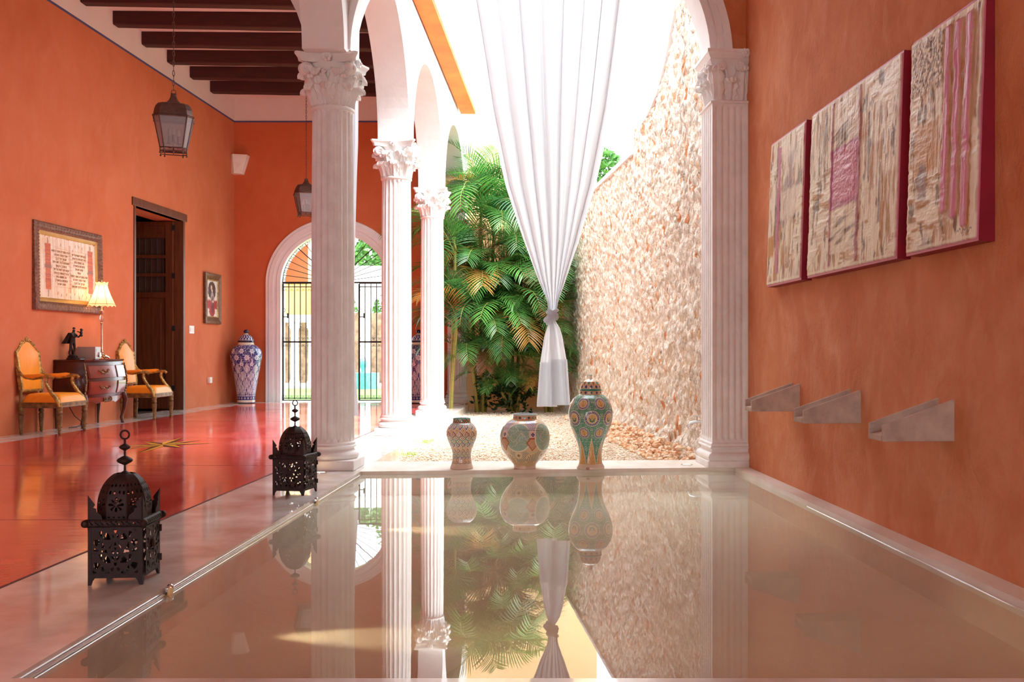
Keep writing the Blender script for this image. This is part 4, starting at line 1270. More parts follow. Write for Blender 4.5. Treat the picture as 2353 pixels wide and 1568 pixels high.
# knot: two wraps of twisted cloth and a bulge
mb = MB()
kc = Vector((cx(1269), YC - .02, cz(728)))
def wrap(c, rx, ry, tilt, rad, tw, n=60):
    pts = []; rr = []
    for k in range(n):
        a = 2 * PI * k / n
        pts.append(c + Vector((rx * math.cos(a), -ry * math.sin(a), rx * math.cos(a) * tilt + .01 * math.sin(2 * a))))
        rr.append(rad * (1 + .18 * math.sin(3 * a + tw)))
    mb.tube(pts, rr, 14, closed=True)
def cloth_tube(c, rx, ry, tilt, rad, ridges, twist, a0, a1, n=56, seg=40, flat=1.25):
    R = []
    for k in range(n + 1):
        t = k / n; a = a0 + (a1 - a0) * t
        o = c + Vector((rx * math.cos(a), -ry * math.sin(a), tilt * math.cos(a)))
        rv = Vector((math.cos(a), -math.sin(a), 0)); up = Vector((0, 0, 1))
        rr = rad * (1 + .15 * math.sin(2.2 * a + ridges)); ring = []
        for q in range(seg):
            p = 2 * PI * q / seg; w = rr * (1 + .13 * math.cos(ridges * p + twist * a) + .05 * math.cos((2 * ridges + 1) * p - 3 * a))
            ring.append(o + rv * (w * math.cos(p)) + up * (w * flat * math.sin(p)))
        R.append(ring)
    mb.rings(R)
cloth_tube(kc + Vector((.002, .0, .016)), .034, .030, -.022, .021, 5, 2.0, -.3, 2 * PI - .3)
cloth_tube(kc + Vector((-.004, .0, -.020)), .036, .034, .026, .022, 4, -2.4, .8, 2 * PI + .8)
cloth_tube(kc + Vector((-.046, -.012, -.016)), .014, .012, .016, .017, 4, 2.0, .2, 2 * PI + .2)
cloth_tube(kc + Vector((.022, -.02, .040)), .020, .016, .012, .013, 3, 1.0, 0, 2 * PI)
kn = mb.build('knot', M_CLOTH, curt, sharp=180)
fix_normals(kn)
tex = bpy.data.textures.new('cloth_wrinkle', 'CLOUDS'); tex.noise_scale = .03
md = kn.modifiers.new('disp', 'DISPLACE'); md.texture = tex; md.strength = .006
# tail below the knot, two overlapping pieces with a wide doubled hem
rows = [(cz(934), cx(1232), cx(1279), YC + .01, .012, 0), (cz(830), cx(1240), cx(1278), YC + .01, .014, 0), (cz(775), cx(1249), cx(1277), YC + .01, .014, 0), (cz(752), cx(1256), cx(1276), YC + .005, .012, 0), (cz(734), cx(1262), cx(1272), YC, .008, 0)]
gathered('tail', rows, 2, .02, curt, 90, seed=5, ph=1.2)
rows = [(cz(930), cx(1266), cx(1308), YC - .02, .011, 0), (cz(830), cx(1264), cx(1302), YC - .02, .012, 0), (cz(775), cx(1262), cx(1293), YC - .015, .012, 0), (cz(754), cx(1262), cx(1287), YC - .01, .010, 0), (cz(732), cx(1264), cx(1274), YC - .005, .008, 0)]
gathered('tail', rows, 2, .02, curt, 90, seed=9, ph=.4)
rows = [(cz(935), cx(1232) - .002, cx(1279), YC + .004, .012, 0), (cz(833), cx(1239), cx(1279), YC + .004, .014, 0)]
gathered('hem', rows, 2, .02, curt, 90, seed=5, ph=1.2)
rows = [(cz(931), cx(1266), cx(1309), YC - .026, .011, 0), (cz(826), cx(1264), cx(1303), YC - .026, .012, 0)]
gathered('hem', rows, 2, .02, curt, 90, seed=9, ph=.4)
mb = MB(); mb.tube([(-1.12, YC - .0, 4.70), (.77, YC + .0, 4.70)], .014, 10)
tag(mb.build('curtain_rod', M_GLAZE_BLACK), 'thin dark rod high in the front arch carrying the knotted curtain', 'rod')

c2 = thing('side_curtain', (0, 0, 0), 'white curtain tied back behind the big near column, its hem showing beside the base', 'curtain')
YD = 9.15
X = lambda px: (px - 1300) / 2300 * YD
rows = [(4.3, X(770), X(822), YD, .04, 0), (2.9, X(775), X(822), YD, .04, 0), (1.6, X(790), X(811), YD, .03, 0), (1.05, X(795), X(812), YD, .025, 0), (.75, X(792), X(816), YD, .03, 0), (.40, X(786), X(823), YD, .035, 0)]
gathered('gathered_panel', rows, 6, .05, c2, 160, seed=4)
mb = MB(); mb.tube([Vector((X(801) + .045 * math.cos(a), YD + .05 * math.sin(a), 1.15)) for a in np.linspace(0, 2 * PI, 20)[:-1]], .014, 8, closed=True); mb.build('tie', M_CLOTH, c2)
mb = MB(); mb.tube([(X(765), YD, 4.3), (X(826), YD, 4.3)], .012, 8); mb.build('rod', M_GLAZE_BLACK, c2)

# ------------------------------------------------------------------ left wall: door
def hbox(name, m, parent, x0, x1, y0, y1, z0, z1, bw=0.0):
    mb = MB(); mb.box(x0, x1, y0, y1, z0, z1); o = mb.build(name, m, parent, smooth=False)
    if bw: bev(o, bw)
    return o
dl = thing('door_1', (0, 0, 0), None, None); dl['kind'] = 'structure'
mb = MB()
y0, y1 = DY0 - .08, DY1 + .10
P = [(XL(y0) - .10, y0), (XL(y0) + .022, y0), (XL(y1) + .022, y1), (XL(y1) - .10, y1)]
mb.prism(P, DZ, DZ + .125); bev(mb.build('door_lintel', M_WOODDOOR, dl, smooth=False), .006)
for ya, yb in ((DY0 - .02, DY0 + .035), (DY1 - .05, DY1 + .02)):
    mb = MB(); mb.prism([(XL(ya) - .44, ya), (XL(ya) + .015, ya), (XL(yb) + .015, yb), (XL(yb) - .44, yb)], 0, DZ); mb.build('door_jamb', M_WOODDOOR, dl, smooth=False)
YDO = 16.72; XH = XL(YDO) - .13; DW = .93
leaf = bpy.data.objects.new('door_leaf', None); COL.objects.link(leaf); leaf.parent = dl; leaf.location = (XH, YDO, .02)
def dpart(name, x0, x1, z0, z1, y0=-.0, y1=.045, m=None): return hbox(name, m or M_WOODDOOR, leaf, -x1, -x0, y0, y1, z0, z1, .003)
for a, b in ((0, .12), (DW - .12, DW)): dpart('door_stile', a, b, 0, 3.13)
for a, b in ((0, .16), (1.86, 1.95), (2.215, 2.265), (2.52, 2.575), (2.86, 2.93), (3.06, 3.13)): dpart('door_rail', .12, DW - .12, a, b)
dpart('door_panel', .12, DW - .12, .16, 1.86, .018, .03); dpart('door_panel', .20, DW - .2, .26, 1.76, .006, .02)
dpart('door_panel', .12, DW - .12, 2.93, 3.06, .015, .03)
gr = MB()
for k in range(7):
    x = -.12 - (DW - .24) * (k + .5) / 7
    gr.tube([(x, .02, 1.94), (x, .02, 2.87)], .005, 6)
gr.build('door_grille', M_GLAZE_BLACK, leaf)
hbox('door_dark_sheet', M_DARK, leaf, -DW + .1, -.1, .04, .046, 1.93, 2.88)  # added dark sheet, stands for the shade in the grille openings
for z in (.30, 1.30, 2.18, 2.98): hbox('door_hinge', M_GLAZE_BLACK, leaf, -.01, .045, -.012, .0, z, z + .09)

# ---- pictures on the left wall
AW = math.atan(.0185)
def on_left(name, y, z, label, cat, group=None):
    o = thing(name, (XL(y), y, z), label, cat, rz=PI / 2 - AW, group=group)
    return o          # local +x runs to +y of the place, local -y points into the room
def moulding(w, h, prof, m, parent, name='frame', relief=0, seed=1):
    "rectangular picture frame: prof = [(inward offset, height out of wall)]"
    R = []; n = 70
    rnd = random.Random(seed)
    cor = [(-w / 2, 0), (w / 2, 0), (w / 2, h), (-w / 2, h)]
    for c in range(4):
        a = cor[c]; b = cor[(c + 1) % 4]
        for k in range(n):
            t = k / n
            ring = []
            for j, (o_, p_) in enumerate(prof):
                ax = a[0] + (o_ if a[0] < 0 else -o_); az = a[1] + (o_ if a[1] < h / 2 else -o_)
                bx = b[0] + (o_ if b[0] < 0 else -o_); bz = b[1] + (o_ if b[1] < h / 2 else -o_)
                rr = relief * math.sin(k * 2.1 + j * 1.3) * math.cos(j * 2.1) if 0 < j < len(prof) - 2 and k else 0
                ring.append((ax + (bx - ax) * t, -(p_ + rr), az + (bz - az) * t))
            R.append(ring)
    R.append(R[0])
    mb = MB(); mb.rings(R, caps=False)
    return fix_normals(mb.build(name, m, parent, sharp=45))
W1, H1 = 1.72, 1.10
pic = on_left('framed_scroll_painting', 13.09, 1.50, 'wide gilt framed painting of a lettered scroll between two orange rollers, above the chest', 'painting')
pic.rotation_euler = (-.02, 0, PI / 2 - AW)
moulding(W1, H1, [(0, 0), (0, .045), (.02, .06), (.035, .055), (.05, .062), (.07, .05), (.085, .056), (.1, .035), (.11, .03), (.11, 0)], M_FRAME, pic, relief=.007)
moulding(W1 - .22, H1 - .22, [(0, .0), (0, .032), (.045, .026), (.05, .02), (.05, 0)], mat('gold_slip', lin(178, 132, 58), lin(196, 150, 74), rough=.4, metal=.3), pic, name='slip').location = (0, 0, .11)
def scroll_fn(u, v):
    w, h = 1.4, .78
    rgb = lerp(L3(236, 222, 204), L3(220, 196, 164), sm(.4, .7, vnoise(u * 22, v * .7, 3, 2)))
    g = sm(.55, .75, vnoise(u * 5, v * 3, 2, 7)); rgb = over(rgb, g * .35, L3(214, 160, 104))
    n = vnoise(u * 16, v * 16, 2.5, 4)
    for u0, u1, v0, v1 in ((.22, .86, .36, .68), (.28, .80, .62, .82), (.26, .84, .20, .40)):
        m = rough_box(u, v, u0, u1, v0, v1, .004, n); rgb = over(rgb, m * .45, L3(240, 214, 176))
        e = rough_box(u, v, u0, u1, v0, v1, .002, n) * (1 - rough_box(u, v, u0 + .005, u1 - .005, v0 + .008, v1 - .008, .002, n)); rgb = over(rgb, e * .55, L3(190, 120, 70))
    m = rough_box(u, v, .505, .535, .12, .9, .006, n); rgb = over(rgb, m * .55, L3(190, 110, 66))
    for k in range(11):
        m = rough_box(u, v, .49, .56, .2 + k * .058, .206 + k * .058, .003, n); rgb = over(rgb, m * .8, L3(150, 84, 50))
    for uc in (.14, .90):
        m = rough_box(u, v, uc - .048, uc + .048, .145, .87, .007, n)
        c = lerp(L3(172, 62, 0), L3(208, 98, 6), sm(.3, .7, vnoise(u * 2, v * 60, 2, 3))); rgb = rgb * (1 - m[:, None]) + c * m[:, None]
        e = rough_box(u, v, uc - .056, uc + .056, .48, .54, .014, n); rgb = over(rgb, e * .9, L3(140, 78, 44))
        for v0, v1 in ((.03, .145), (.87, .96)):
            m = rough_box(u, v, uc - .012, uc + .012, v0, v1, .008, n); rgb = over(rgb, m * .8, L3(150, 96, 60))
    for a, b, s in ((.3, .1, 1), (.36, .07, 1), (.45, .09, 1), (.52, .05, -1), (.6, .11, 1), (.68, .06, -1), (.74, .1, 1), (.82, .08, -1), (.36, .88, 1), (.62, .90, 1), (.68, .91, -1), (.75, .89, 1), (.82, .8, 1), (.57, .82, 1)):
        d = np.hypot((u - a) * w - s * (v - b) * h * .3, (v - b) * h * .35); rgb = over(rgb, (1 - sm(.006, .009, d)) * .9, L3(150, 84, 48))
    return rgb, .002 * n
pc = painted('canvas', 1.42, .80, 300, 200, scroll_fn, pic, y=-.018); pc.location = (0, 0, .15)
HEB = ['תאמר רשא םירבדה הלא', 'הז םויה הוצמ יכנא', 'ךבבל לע ךתבש', 'םתרבדו ךינבל םתננשו', 'ךמוקבו ךבכשבו', 'ךדי לע תואל םתרשקו', 'ךיניע ןיב תפטטל ויהו', 'ךיתב תוזוזמ לע', 'ךירעשבו םתבתכו', 'לארשי עמש', 'דחא']
M_INK = mat('sepia_ink', lin(176, 126, 84), rough=.8)
def lettering(txt, x, z, size, name, parent, m, y=-.022):
    cu = bpy.data.curves.new(name, 'FONT'); cu.body = txt; cu.size = size; cu.align_x = 'CENTER'; cu.extrude = .0006
    cu.materials.append(m)
    o = bpy.data.objects.new(name, cu); COL.objects.link(o)
    bpy.context.view_layer.update()
    me = bpy.data.meshes.new_from_object(o.evaluated_get(bpy.context.evaluated_depsgraph_get()))
    bpy.data.objects.remove(o)
    o = link(name, me, parent, (x, y, z), (PI / 2, 0, 0))
    return o
for i in range(10):
    z = .15 + .80 * (.765 - i * .058) - .01
    if i < 10: lettering(HEB[i % 11], -.20, z, .044, 'lettering', pic, M_INK)
    if i < 10: lettering(HEB[(i + 5) % 11], .26, z - .01, .044, 'lettering', pic, M_INK)

por = on_left('framed_portrait', 18.09, 1.478, 'small dark framed picture of a long haired standing figure in red, near the corner jar', 'picture')
moulding(.76, .91, [(0, 0), (0, .05), (.03, .06), (.05, .05), (.09, .045), (.10, .035), (.115, .03), (.115, 0)], mat('dark_gilt_frame', lin(92, 58, 36), lin(120, 84, 50), rough=.4, metal=.3, scale=20, bmp=.5), por)
moulding(.53, .68, [(0, 0), (0, .034), (.018, .03), (.02, 0)], M_GOLD, por, name='slip').location = (0, 0, .115)
def portrait_fn(u, v):
    rgb = np.repeat(L3(222, 214, 206)[None], len(u), 0); n = vnoise(u * 9, v * 12, 3, 3)
    d = np.hypot((u - .48) / .40, (v - .72) / .26) + (n - .5) * .3; rgb = over(rgb, (1 - sm(.9, 1.0, d)), lerp(L3(66, 40, 28), L3(40, 26, 22), n)[0])
    m = rough_box(u, v, .02, .98, .22, .46, .03, n); m = np.maximum(m, (1 - sm(.9, 1, np.hypot((u - .5) / .30, (v - .16) / .16) + (n - .5) * .3))); rgb = over(rgb, m, L3(168, 34, 34))
    d = np.hypot((u - .52) / .16, (v - .50) / .20) + (n - .5) * .25; rgb = over(rgb, 1 - sm(.85, 1, d), L3(176, 160, 158))
    d = np.hypot((u - .54) / .15, (v - .33) / .26) + (n - .5) * .3; rgb = over(rgb, (1 - sm(.85, 1, d)) * .8, L3(90, 28, 34))
    d = np.hypot((u - .44) / .085, (v - .80) / .07); rgb = over(rgb, 1 - sm(.85, 1, d), L3(226, 178, 150))
    d = np.hypot((u - .50) / .07, (v - .715) / .04); rgb = over(rgb, 1 - sm(.85, 1, d), L3(222, 204, 196))
    d = np.hypot((u - .58) / .10, (v - .42) / .035); rgb = over(rgb, 1 - sm(.85, 1, d), L3(214, 180, 160))
    return rgb, .001 * n
o = painted('print', .50, .66, 110, 150, portrait_fn, por, y=-.02); o.location = (0, 0, .125)
sw = on_left('light_switch', 17.17, 1.285, 'white light switch plate on the left wall between door and portrait', 'switch')
hbox('plate', M_PLASTIC, sw, -.10, .10, -.018, 0, 0, .135, .003)
for k in range(3): hbox('rocker', M_PLASTIC, sw, -.075 + k * .053, -.03 + k * .053, -.024, -.017, .035, .10, .002)
so = on_left('wall_socket', 17.98, .41, 'white wall socket low on the left wall near the corner jar', 'socket')
hbox('box', M_PLASTIC, so, -.06, .06, -.045, 0, 0, .105, .004); hbox('face', M_PLASTIC, so, -.03, .03, -.05, -.044, .03, .075, .002)
# corner uplighter
sc = thing('corner_sconce', (XL(19.15), 19.15, 4.38), 'white wedge shaped wall sconce high in the corner of the room', 'wall light')
mb = MB()
P0 = [(.0, .15), (.0, -.02), (.06, -.05), (.19, .02), (.19, .15)]; P1 = [(.0, .15), (.0, -.06), (.05, -.10), (.30, -.02), (.30, .15)]
mb.rings([[(x, y, 0) for x, y in P0], [(x, y, .36) for x, y in P1]]); fix_normals(mb.build('plaster_wedge', M_CHALK, sc, smooth=False))

# ------------------------------------------------------------------ gilded armchairs
def make_chair(label):
    root = thing('armchair', (0, 0, 0), label, 'armchair', group='gilded orange armchairs by the chest')
    # local: faces +x ; seat rail
    fy, by, fx, bx = .31, .23, .25, -.25
    def plan(o, z): return [(fx + o, -fy - o, z), (fx + o + .015, 0, z), (fx + o, fy + o, z), (bx - o, by + o, z), (bx - o, -by - o, z)]
    mb = MB(); mb.rings([plan(.01, .315), plan(.02, .325), plan(.015, .345), plan(.02, .365), plan(.01, .38)]); fix_normals(mb.build('seat_frame', M_GOLDWOOD, root, sharp=30))
    # cushion
    def cush(u, v):
        hy = (by + (fy - by) * u) ; x = bx + .01 + (fx - bx) * u; y = (v - .5) * 2 * (hy - .005)
        e = min(u, 1 - u) * .5; e2 = min(v, 1 - v) * .6
        z = .375 + .105 * (1 - (1 - min(1, e / .09)) ** 2.4) ** .5 * (1 - (1 - min(1, e2 / .09)) ** 2.4) ** .5 + .01 * math.sin(PI * u) * math.sin(PI * v)
        return (x, y, z)
    mb = MB(); mb.grid(cush, 28, 28); fix_normals(mb.build('seat', M_SATIN, root, sharp=80))
    # back: outline in (y, z), leaning back
    lean = lambda z: -.245 - .13 * (z - .48)
    def outline(s, n=40):
        # s = inset
        pts = [(-.235 + s, .50 + s), (.235 - s, .50 + s), (.262 - s, .985 - s * .3)]
        for k in range(1, n):
            t = k / n; y = (.262 - s) * (1 - 2 * t)
            z = .99 + (.135 - s * .3) * math.sin(PI * t) ** 1.35 - s * .5
            pts.append((y, z))
        pts.append((-.262 + s, .985 - s * .3))
        return pts
    O = outline(.0); I = outline(.035)
    R = []
    for (y, z), (y2, z2) in zip(O, I):
        R.append([(lean(z) - .022, y, z), (lean(z) + .018, y, z), (lean(z) + .028, (y + y2) / 2, (z + z2) / 2), (lean(z2) + .016, y2, z2), (lean(z2) - .022, y2, z2)])
    R.append(R[0])
    mb = MB(); mb.rings(R, caps=False); bf = fix_normals(mb.build('back_frame', M_GOLD, root, sharp=35))
    mb = MB()
    rnd = random.Random(5)
    for k in range(64):
        t = k / 63; y = .17 * (t * 2 - 1); z = 1.128 - 2.6 * y * y
        mb.ball((lean(z) + .012 + rnd.uniform(-.008, .01), y + rnd.uniform(-.006, .006), z + rnd.uniform(-.022, .03 * (1 - abs(t * 2 - 1)))), rnd.uniform(.009, .017), 8, 6)
    mb.build('crest', M_GOLD, root)
    for s in (-1, 1):
        mb = MB()
        for k in range(26):
            z = .54 + .43 * k / 25; mb.ball((lean(z) + .02, s * (.238 + .027 * (z - .5) / .47 - .004), z), .0085, 7, 5, sc=(1, 1, 1.5))
        mb.build('beading', M_GOLD, root)
    # upholstered back panel, slightly domed
    IN = outline(.03); cz_ = .78
    vs = []; n = len(IN); fs = []
    K = 7
    for q in range(K + 1):
        f = q / K
        for y, z in IN:
            yy = y * f; zz = cz_ + (z - cz_) * f
            vs.append((lean(zz) + .018 + .03 * (1 - f ** 3), yy, zz))
    for q in range(K):
        for i in range(n): fs.append((q * n + i, q * n + (i + 1) % n, (q + 1) * n + (i + 1) % n, (q + 1) * n + i))
    mb = MB(); mb.add(vs, fs); fix_normals(mb.build('backrest', M_SATIN, root, sharp=80))
    mb = MB(); mb.add([(lean(z) - .022, y, z) for y, z in IN], [tuple(range(n))]); mb.build('back_cover', M_SATIN, root, smooth=False)
    turned = [(.012, 0), (.017, .012), (.02, .03), (.014, .045), (.022, .055), (.018, .068), (.021, .085), (.024, .14), (.028, .2), (.03, .225), (.02, .235), (.028, .25), (.03, .265), (.024, .28), (.03, .30), (.03, .325)]
    for x, y, s in ((fx - .005, -fy + .005, 1), (fx - .005, fy - .005, 1), (bx + .0, -by, 1), (bx + .0, by, 1)):
        mb = MB(); mb.lathe([(r * 1.12, z) for r, z in turned], 16)
        if x > 0:
            for k in range(10): mb.ball((.026 * math.cos(k * 1.1), .026 * math.sin(k * 1.1), .09 + .012 * k), .007, 6, 5)
        mb.build('leg', M_GOLDWOOD, root, loc=(x, y, 0))
    for s in (-1, 1):   # rear posts rise into the back
        mb = MB(); mb.tube([(bx, s * by, .31), (bx - .002, s * by, .42), (lean(.52) - .002, s * .235, .53)], [.024, .02, .02], 10); mb.build('post', M_GOLDWOOD, root)
        arm = MB()
        pts = [(lean(.78), s * .258, .80), (-.24, s * .262, .72), (-.17, s * .275, .675), (-.08, s * .29, .665), (.02, s * .305, .68), (.09, s * .31, .69), (.15, s * .312, .685), (.17, s * .312, .67), (.155, s * .312, .655)]
        arm.tube(pts, [.014, .018, .018, .019, .02, .021, .022, .018, .012], 12)
        a = arm.build('arm', M_GOLD, root)
        arm = MB()
        P = [(.10, s * .308, .675), (.085, s * .308, .63), (.10, s * .31, .58), (.15, s * .312, .50), (.21, s * .314, .43), (.245, s * .314, .36), (.25, s * .312, .33)]
        arm.tube(P, [.017, .017, .018, .022, .025, .024, .022], 12)
        for k in range(14):
            t = k / 13 * (len(P) - 1); i = min(int(t), len(P) - 2); f = t - i; p = Vector(P[i]).lerp(Vector(P[i + 1]), f); arm.ball((p.x + .022, p.y, p.z + .006), .008, 7, 5)
        arm.build('arm_support', M_GOLD, root)
        pad = MB(); pad.tube([(-.2, s * .27, .70), (-.14, s * .28, .69), (-.06, s * .292, .688), (.02, s * .303, .70), (.06, s * .307, .708)], [.008, .024, .028, .024, .008], 12)
        pad.build('arm_pad', M_SATIN, a)
    return root
ch = make_chair('gilded orange satin armchair at far left, between the picture edge and the chest')
ch.location = (-6.215, 12.11, 0); ch.rotation_euler = (0, 0, .0)
o = copy_tree(ch); o.location = (-6.15, 14.67, 0); tag(o, 'gilded orange satin armchair between the chest and the dark doorway', 'armchair')

# ------------------------------------------------------------------ bombe chest of drawers
cm = thing('chest_of_drawers', (-6.50, 13.28, 0), 'glossy reddish bombe chest of drawers with brass mounts, between the two armchairs', 'chest', rz=-.02)
CW, CD = .565, .36           # half width (y), depth (x)
def bul(z): t = (z - .36) / .49; return .055 * math.sin(PI * min(max(t, 0), 1)) ** 1.0 * (1.15 - .5 * t)
def ring(z, off=0.0):
    b = bul(z) + off; P = []
    P.append((0, CW - .01, z))
    P.append((.02, CW + b * .5, z)); P.append((.18, CW + b * .7, z)); P.append((.31, CW + b * .4, z))
    P.append((CD + .015 + b * .6, CW - .03 + b * .3, z))
    for k in range(1, 12):
        t = k / 12; y = (CW - .06) * (1 - 2 * t)
        P.append((CD + .02 + b + .035 * math.sin(PI * t), y, z))
    P.append((CD + .015 + b * .6, -CW + .03 - b * .3, z)); P.append((.31, -CW - b * .4, z)); P.append((.18, -CW - b * .7, z)); P.append((.02, -CW - b * .5, z)); P.append((0, -CW + .01, z))
    return P
mb = MB(); mb.rings([ring(.36 + .49 * k / 14) for k in range(15)]); body = fix_normals(mb.build('body', M_MAHOG, cm, sharp=40))
mb = MB(); mb.rings([ring(.85, -.01), ring(.855, .02), ring(.868, .03), ring(.88, .022)]); fix_normals(mb.build('top', M_DARKTOP, cm, sharp=30))
def front_x(y, z): t = (1 - y / (CW - .06)) / 2; t = min(max(t, 0), 1); return CD + .02 + bul(z) + .035 * math.sin(PI * t)
def slab(name, y0, y1, z0, z1, th, m, parent):
    n = 14; R = []
    mb = MB()
    def fn(u, v):
        y = y0 + (y1 - y0) * u; z = z0 + (z1 - z0) * v
        e = min(u * (y1 - y0), (1 - u) * (y1 - y0), v * (z1 - z0), (1 - v) * (z1 - z0)); 
        return (front_x(y, z) + (th if e > .002 else -.004), y, z)
    us = [0, .02] + [.02 + .96 * k / 14 for k in range(1, 14)] + [.98, 1]; vv = [0, .04] + [.04 + .92 * k / 8 for k in range(1, 8)] + [.96, 1]
    vs = [fn(u, v) for v in vv for u in us]; nu = len(us); fs = [(j * nu + i, j * nu + i + 1, (j + 1) * nu + i + 1, (j + 1) * nu + i) for j in range(len(vv) - 1) for i in range(nu - 1)]
    mb.add(vs, fs); return fix_normals(mb.build(name, m, parent, sharp=30))
M_MAHOG2 = mat('flamed_mahogany', lin(136, 50, 26), lin(104, 34, 18), rough=.28, scale=5, co=(1, 1, 2), coat=.25)
rnd = random.Random(3)
for z0, z1 in ((.635, .805), (.425, .60)):
    d = slab('drawer', -.50, .16, z0, z1, .014, M_MAHOG2, cm)
    hb = MB(); zc = (z0 + z1) / 2; yc = -.16
    for k in range(30):
        t = k / 29 * 2 - 1; y = yc + t * .13; z = zc + .018 * math.cos(t * 7) + rnd.uniform(-.008, .008)
        hb.ball((front_x(y, z) + .018, y, z), rnd.uniform(.006, .012), 7, 5)
    hb.tube([(front_x(yc - .07, zc) + .02, yc - .07, zc), (front_x(yc, zc) + .045, yc - .03, zc - .022), (front_x(yc, zc) + .045, yc + .03, zc - .022), (front_x(yc + .07, zc) + .02, yc + .07, zc)], .006, 8)
    hb.build('handle', M_BRASS, d)
slab('side_panel', .22, .50, .635, .805, .010, M_MAHOG2, cm); slab('side_panel', .22, .50, .425, .60, .010, M_MAHOG2, cm)
mb = MB()                                     # scalloped apron under the drawers
n = 30; A = []
for k in range(n + 1):
    t = k / n; y = -.5 + t * 1.0; zb = .30 + .05 * abs(math.cos(PI * t * 2)) - .035 * math.exp(-((t - .5) / .12) ** 2)
    A.append((y, zb))
vs = []; 
for y, zb in A: vs += [(front_x(y, .37) - .006, y, zb), (front_x(y, .37) + .004, y, zb), (front_x(y, .38) + .004, y, .385), (front_x(y, .38) - .006, y, .385)]
mb.add(vs, [(i * 4 + j, i * 4 + (j + 1) % 4, (i + 1) * 4 + (j + 1) % 4, (i + 1) * 4 + j) for i in range(n) for j in range(4)]); fix_normals(mb.build('apron', M_MAHOG2, cm, sharp=40))
mb = MB()
for k in range(34):
    t = rnd.uniform(-1, 1); y = .0 + t * .11; z = .34 - abs(t) * -.02 + rnd.uniform(-.03, .02); mb.ball((front_x(y, .38) + .012, y, z), rnd.uniform(.007, .013), 7, 5)
mb.build('apron_mount', M_BRASS, cm)
for s in (-1, 1):
    for fr in (0, 1):
        mb = MB()
        if fr: pts = [(CD + .01, s * (CW - .03), .42), (CD + .045, s * (CW - .015), .33), (CD + .03, s * (CW - .02), .2), (CD - .005, s * (CW - .03), .08), (CD + .012, s * (CW - .02), .0)]; rr = [.045, .036, .024, .016, .02]
        else: pts = [(.03, s * (CW - .02), .42), (.035, s * (CW - .01), .25), (.03, s * (CW - .02), .1), (.03, s * (CW - .02), 0)]; rr = [.035, .024, .016, .014]
        mb.tube(pts, rr, 10); l = mb.build('leg', M_MAHOG, cm)
        if fr:
            mb = MB(); rn = random.Random(8)
            for k in range(34):
                z = .36 + .46 * k / 33; b = bul(z)
                mb.ball((CD + .028 + b * .6 + rn.uniform(-.004, .008), s * (CW - .018 + b * .3), z), rn.uniform(.008, .015), 7, 5, sc=(1, .8, 1.3))
            mb.tube([(CD + .075, s * (CW - .02), .34), (CD + .05, s * (CW - .02), .2), (CD + .012, s * (CW - .03), .08), (CD + .03, s * (CW - .02), .0)], [.008, .006, .005, .008], 6)
            mb.build('corner_mount', M_BRASS, cm)

# ---- things on the chest
ZT = .8805
# bronze figure
sx = thing('figurine', (-6.365, 12.92, ZT), 'dark bronze figurine of a caped man, standing on the chest', 'statuette', rz=PI / 2 - .35)
mb = MB(); mb.lathe([(.0, 0), (.075, 0), (.078, .008), (.07, .02), (.06, .03), (.062, .04), (.055, .05), (.0, .05)], 28); mb.build('base', M_BLACKGLOSS, sx)
def skinned(name, verts, edges, radii, m, parent, sub=2, root=0):
    me = bpy.data.meshes.new(name); me.from_pydata(verts, edges, []); me.materials.append(m)
    o = link(name, me, parent)
    md = o.modifiers.new('skin', 'SKIN'); md.use_smooth_shade = True
    sk = me.skin_vertices[0].data
    for i, r in enumerate(radii): sk[i].radius = (r, r)
    sk[root].use_root = True
    md = o.modifiers.new('sub', 'SUBSURF'); md.levels = sub; md.render_levels = sub
    return o
V = [(0, 0, .235), (0, -.002, .275), (.004, -.004, .325), (.008, -.006, .348), (.012, -.008, .372), (.014, -.008, .392),      # pelvis chest neck head
     (.022, .0, .225), (.028, -.004, .15), (.022, .004, .07), (.040, -.012, .058),                                             # right leg (standing)
     (-.022, 0, .225), (-.034, .0, .145), (-.048, .012, .072), (-.034, -.012, .060),                                           # left leg
     (.040, -.006, .325), (.062, -.03, .285), (.066, -.06, .315), (.068, -.066, .345),                                          # right arm lifting
     (-.036, -.006, .325), (-.034, -.05, .285), (.02, -.075, .30)]
E = [(0, 1), (1, 2), (2, 3), (3, 4), (4, 5), (0, 6), (6, 7), (7, 8), (8, 9), (0, 10), (10, 11), (11, 12), (12, 13), (2, 14), (14, 15), (15, 16), (16, 17), (2, 18), (18, 19), (19, 20)]
Rr = [.030, .028, .034, .013, .020, .014, .022, .016, .011, .010, .022, .016, .011, .010, .016, .012, .009, .008, .016, .012, .009]
skinned('body', V, E, Rr, M_BRONZE, sx)
mb = MB()                                    # cape, hat brim, face details, boots cuffs, ground rock
mb.grid(lambda u, v: ((u - .5) * (.07 + .10 * v) - .005, .030 + .055 * v + .010 * math.cos(u * 4 * PI) * v - .02 * (1 - abs(u * 2 - 1)) * 0, .345 - .14 * v), 16, 10)
mb.build('cape', M_BRONZE, sx, solid=.006)
mb = MB(); mb.lathe([(0, .394), (.019, .394), (.021, .400), (.016, .406), (.014, .414), (0, .418)], 18, 0, Matrix.Translation((.014, -.008, 0)))
mb.build('hat', M_BRONZE, sx)
mb = MB()
c = Vector((.064, -.078, .345))
mb.ball(c + Vector((0, 0, .04)), .017, 12, 8); mb.ball(c, .022, 12, 8, sc=(.9, .8, 1.3)); mb.ball(c + Vector((0, 0, -.035)), .02, 12, 8, sc=(1.2, .9, .8)); mb.tube([c, c + Vector((-.02, .02, .01)), c + Vector((-.035, .035, .02))], .007, 8); mb.tube([c + Vector((0, 0, .01)), c + Vector((.02, -.01, .045))], .006, 8)
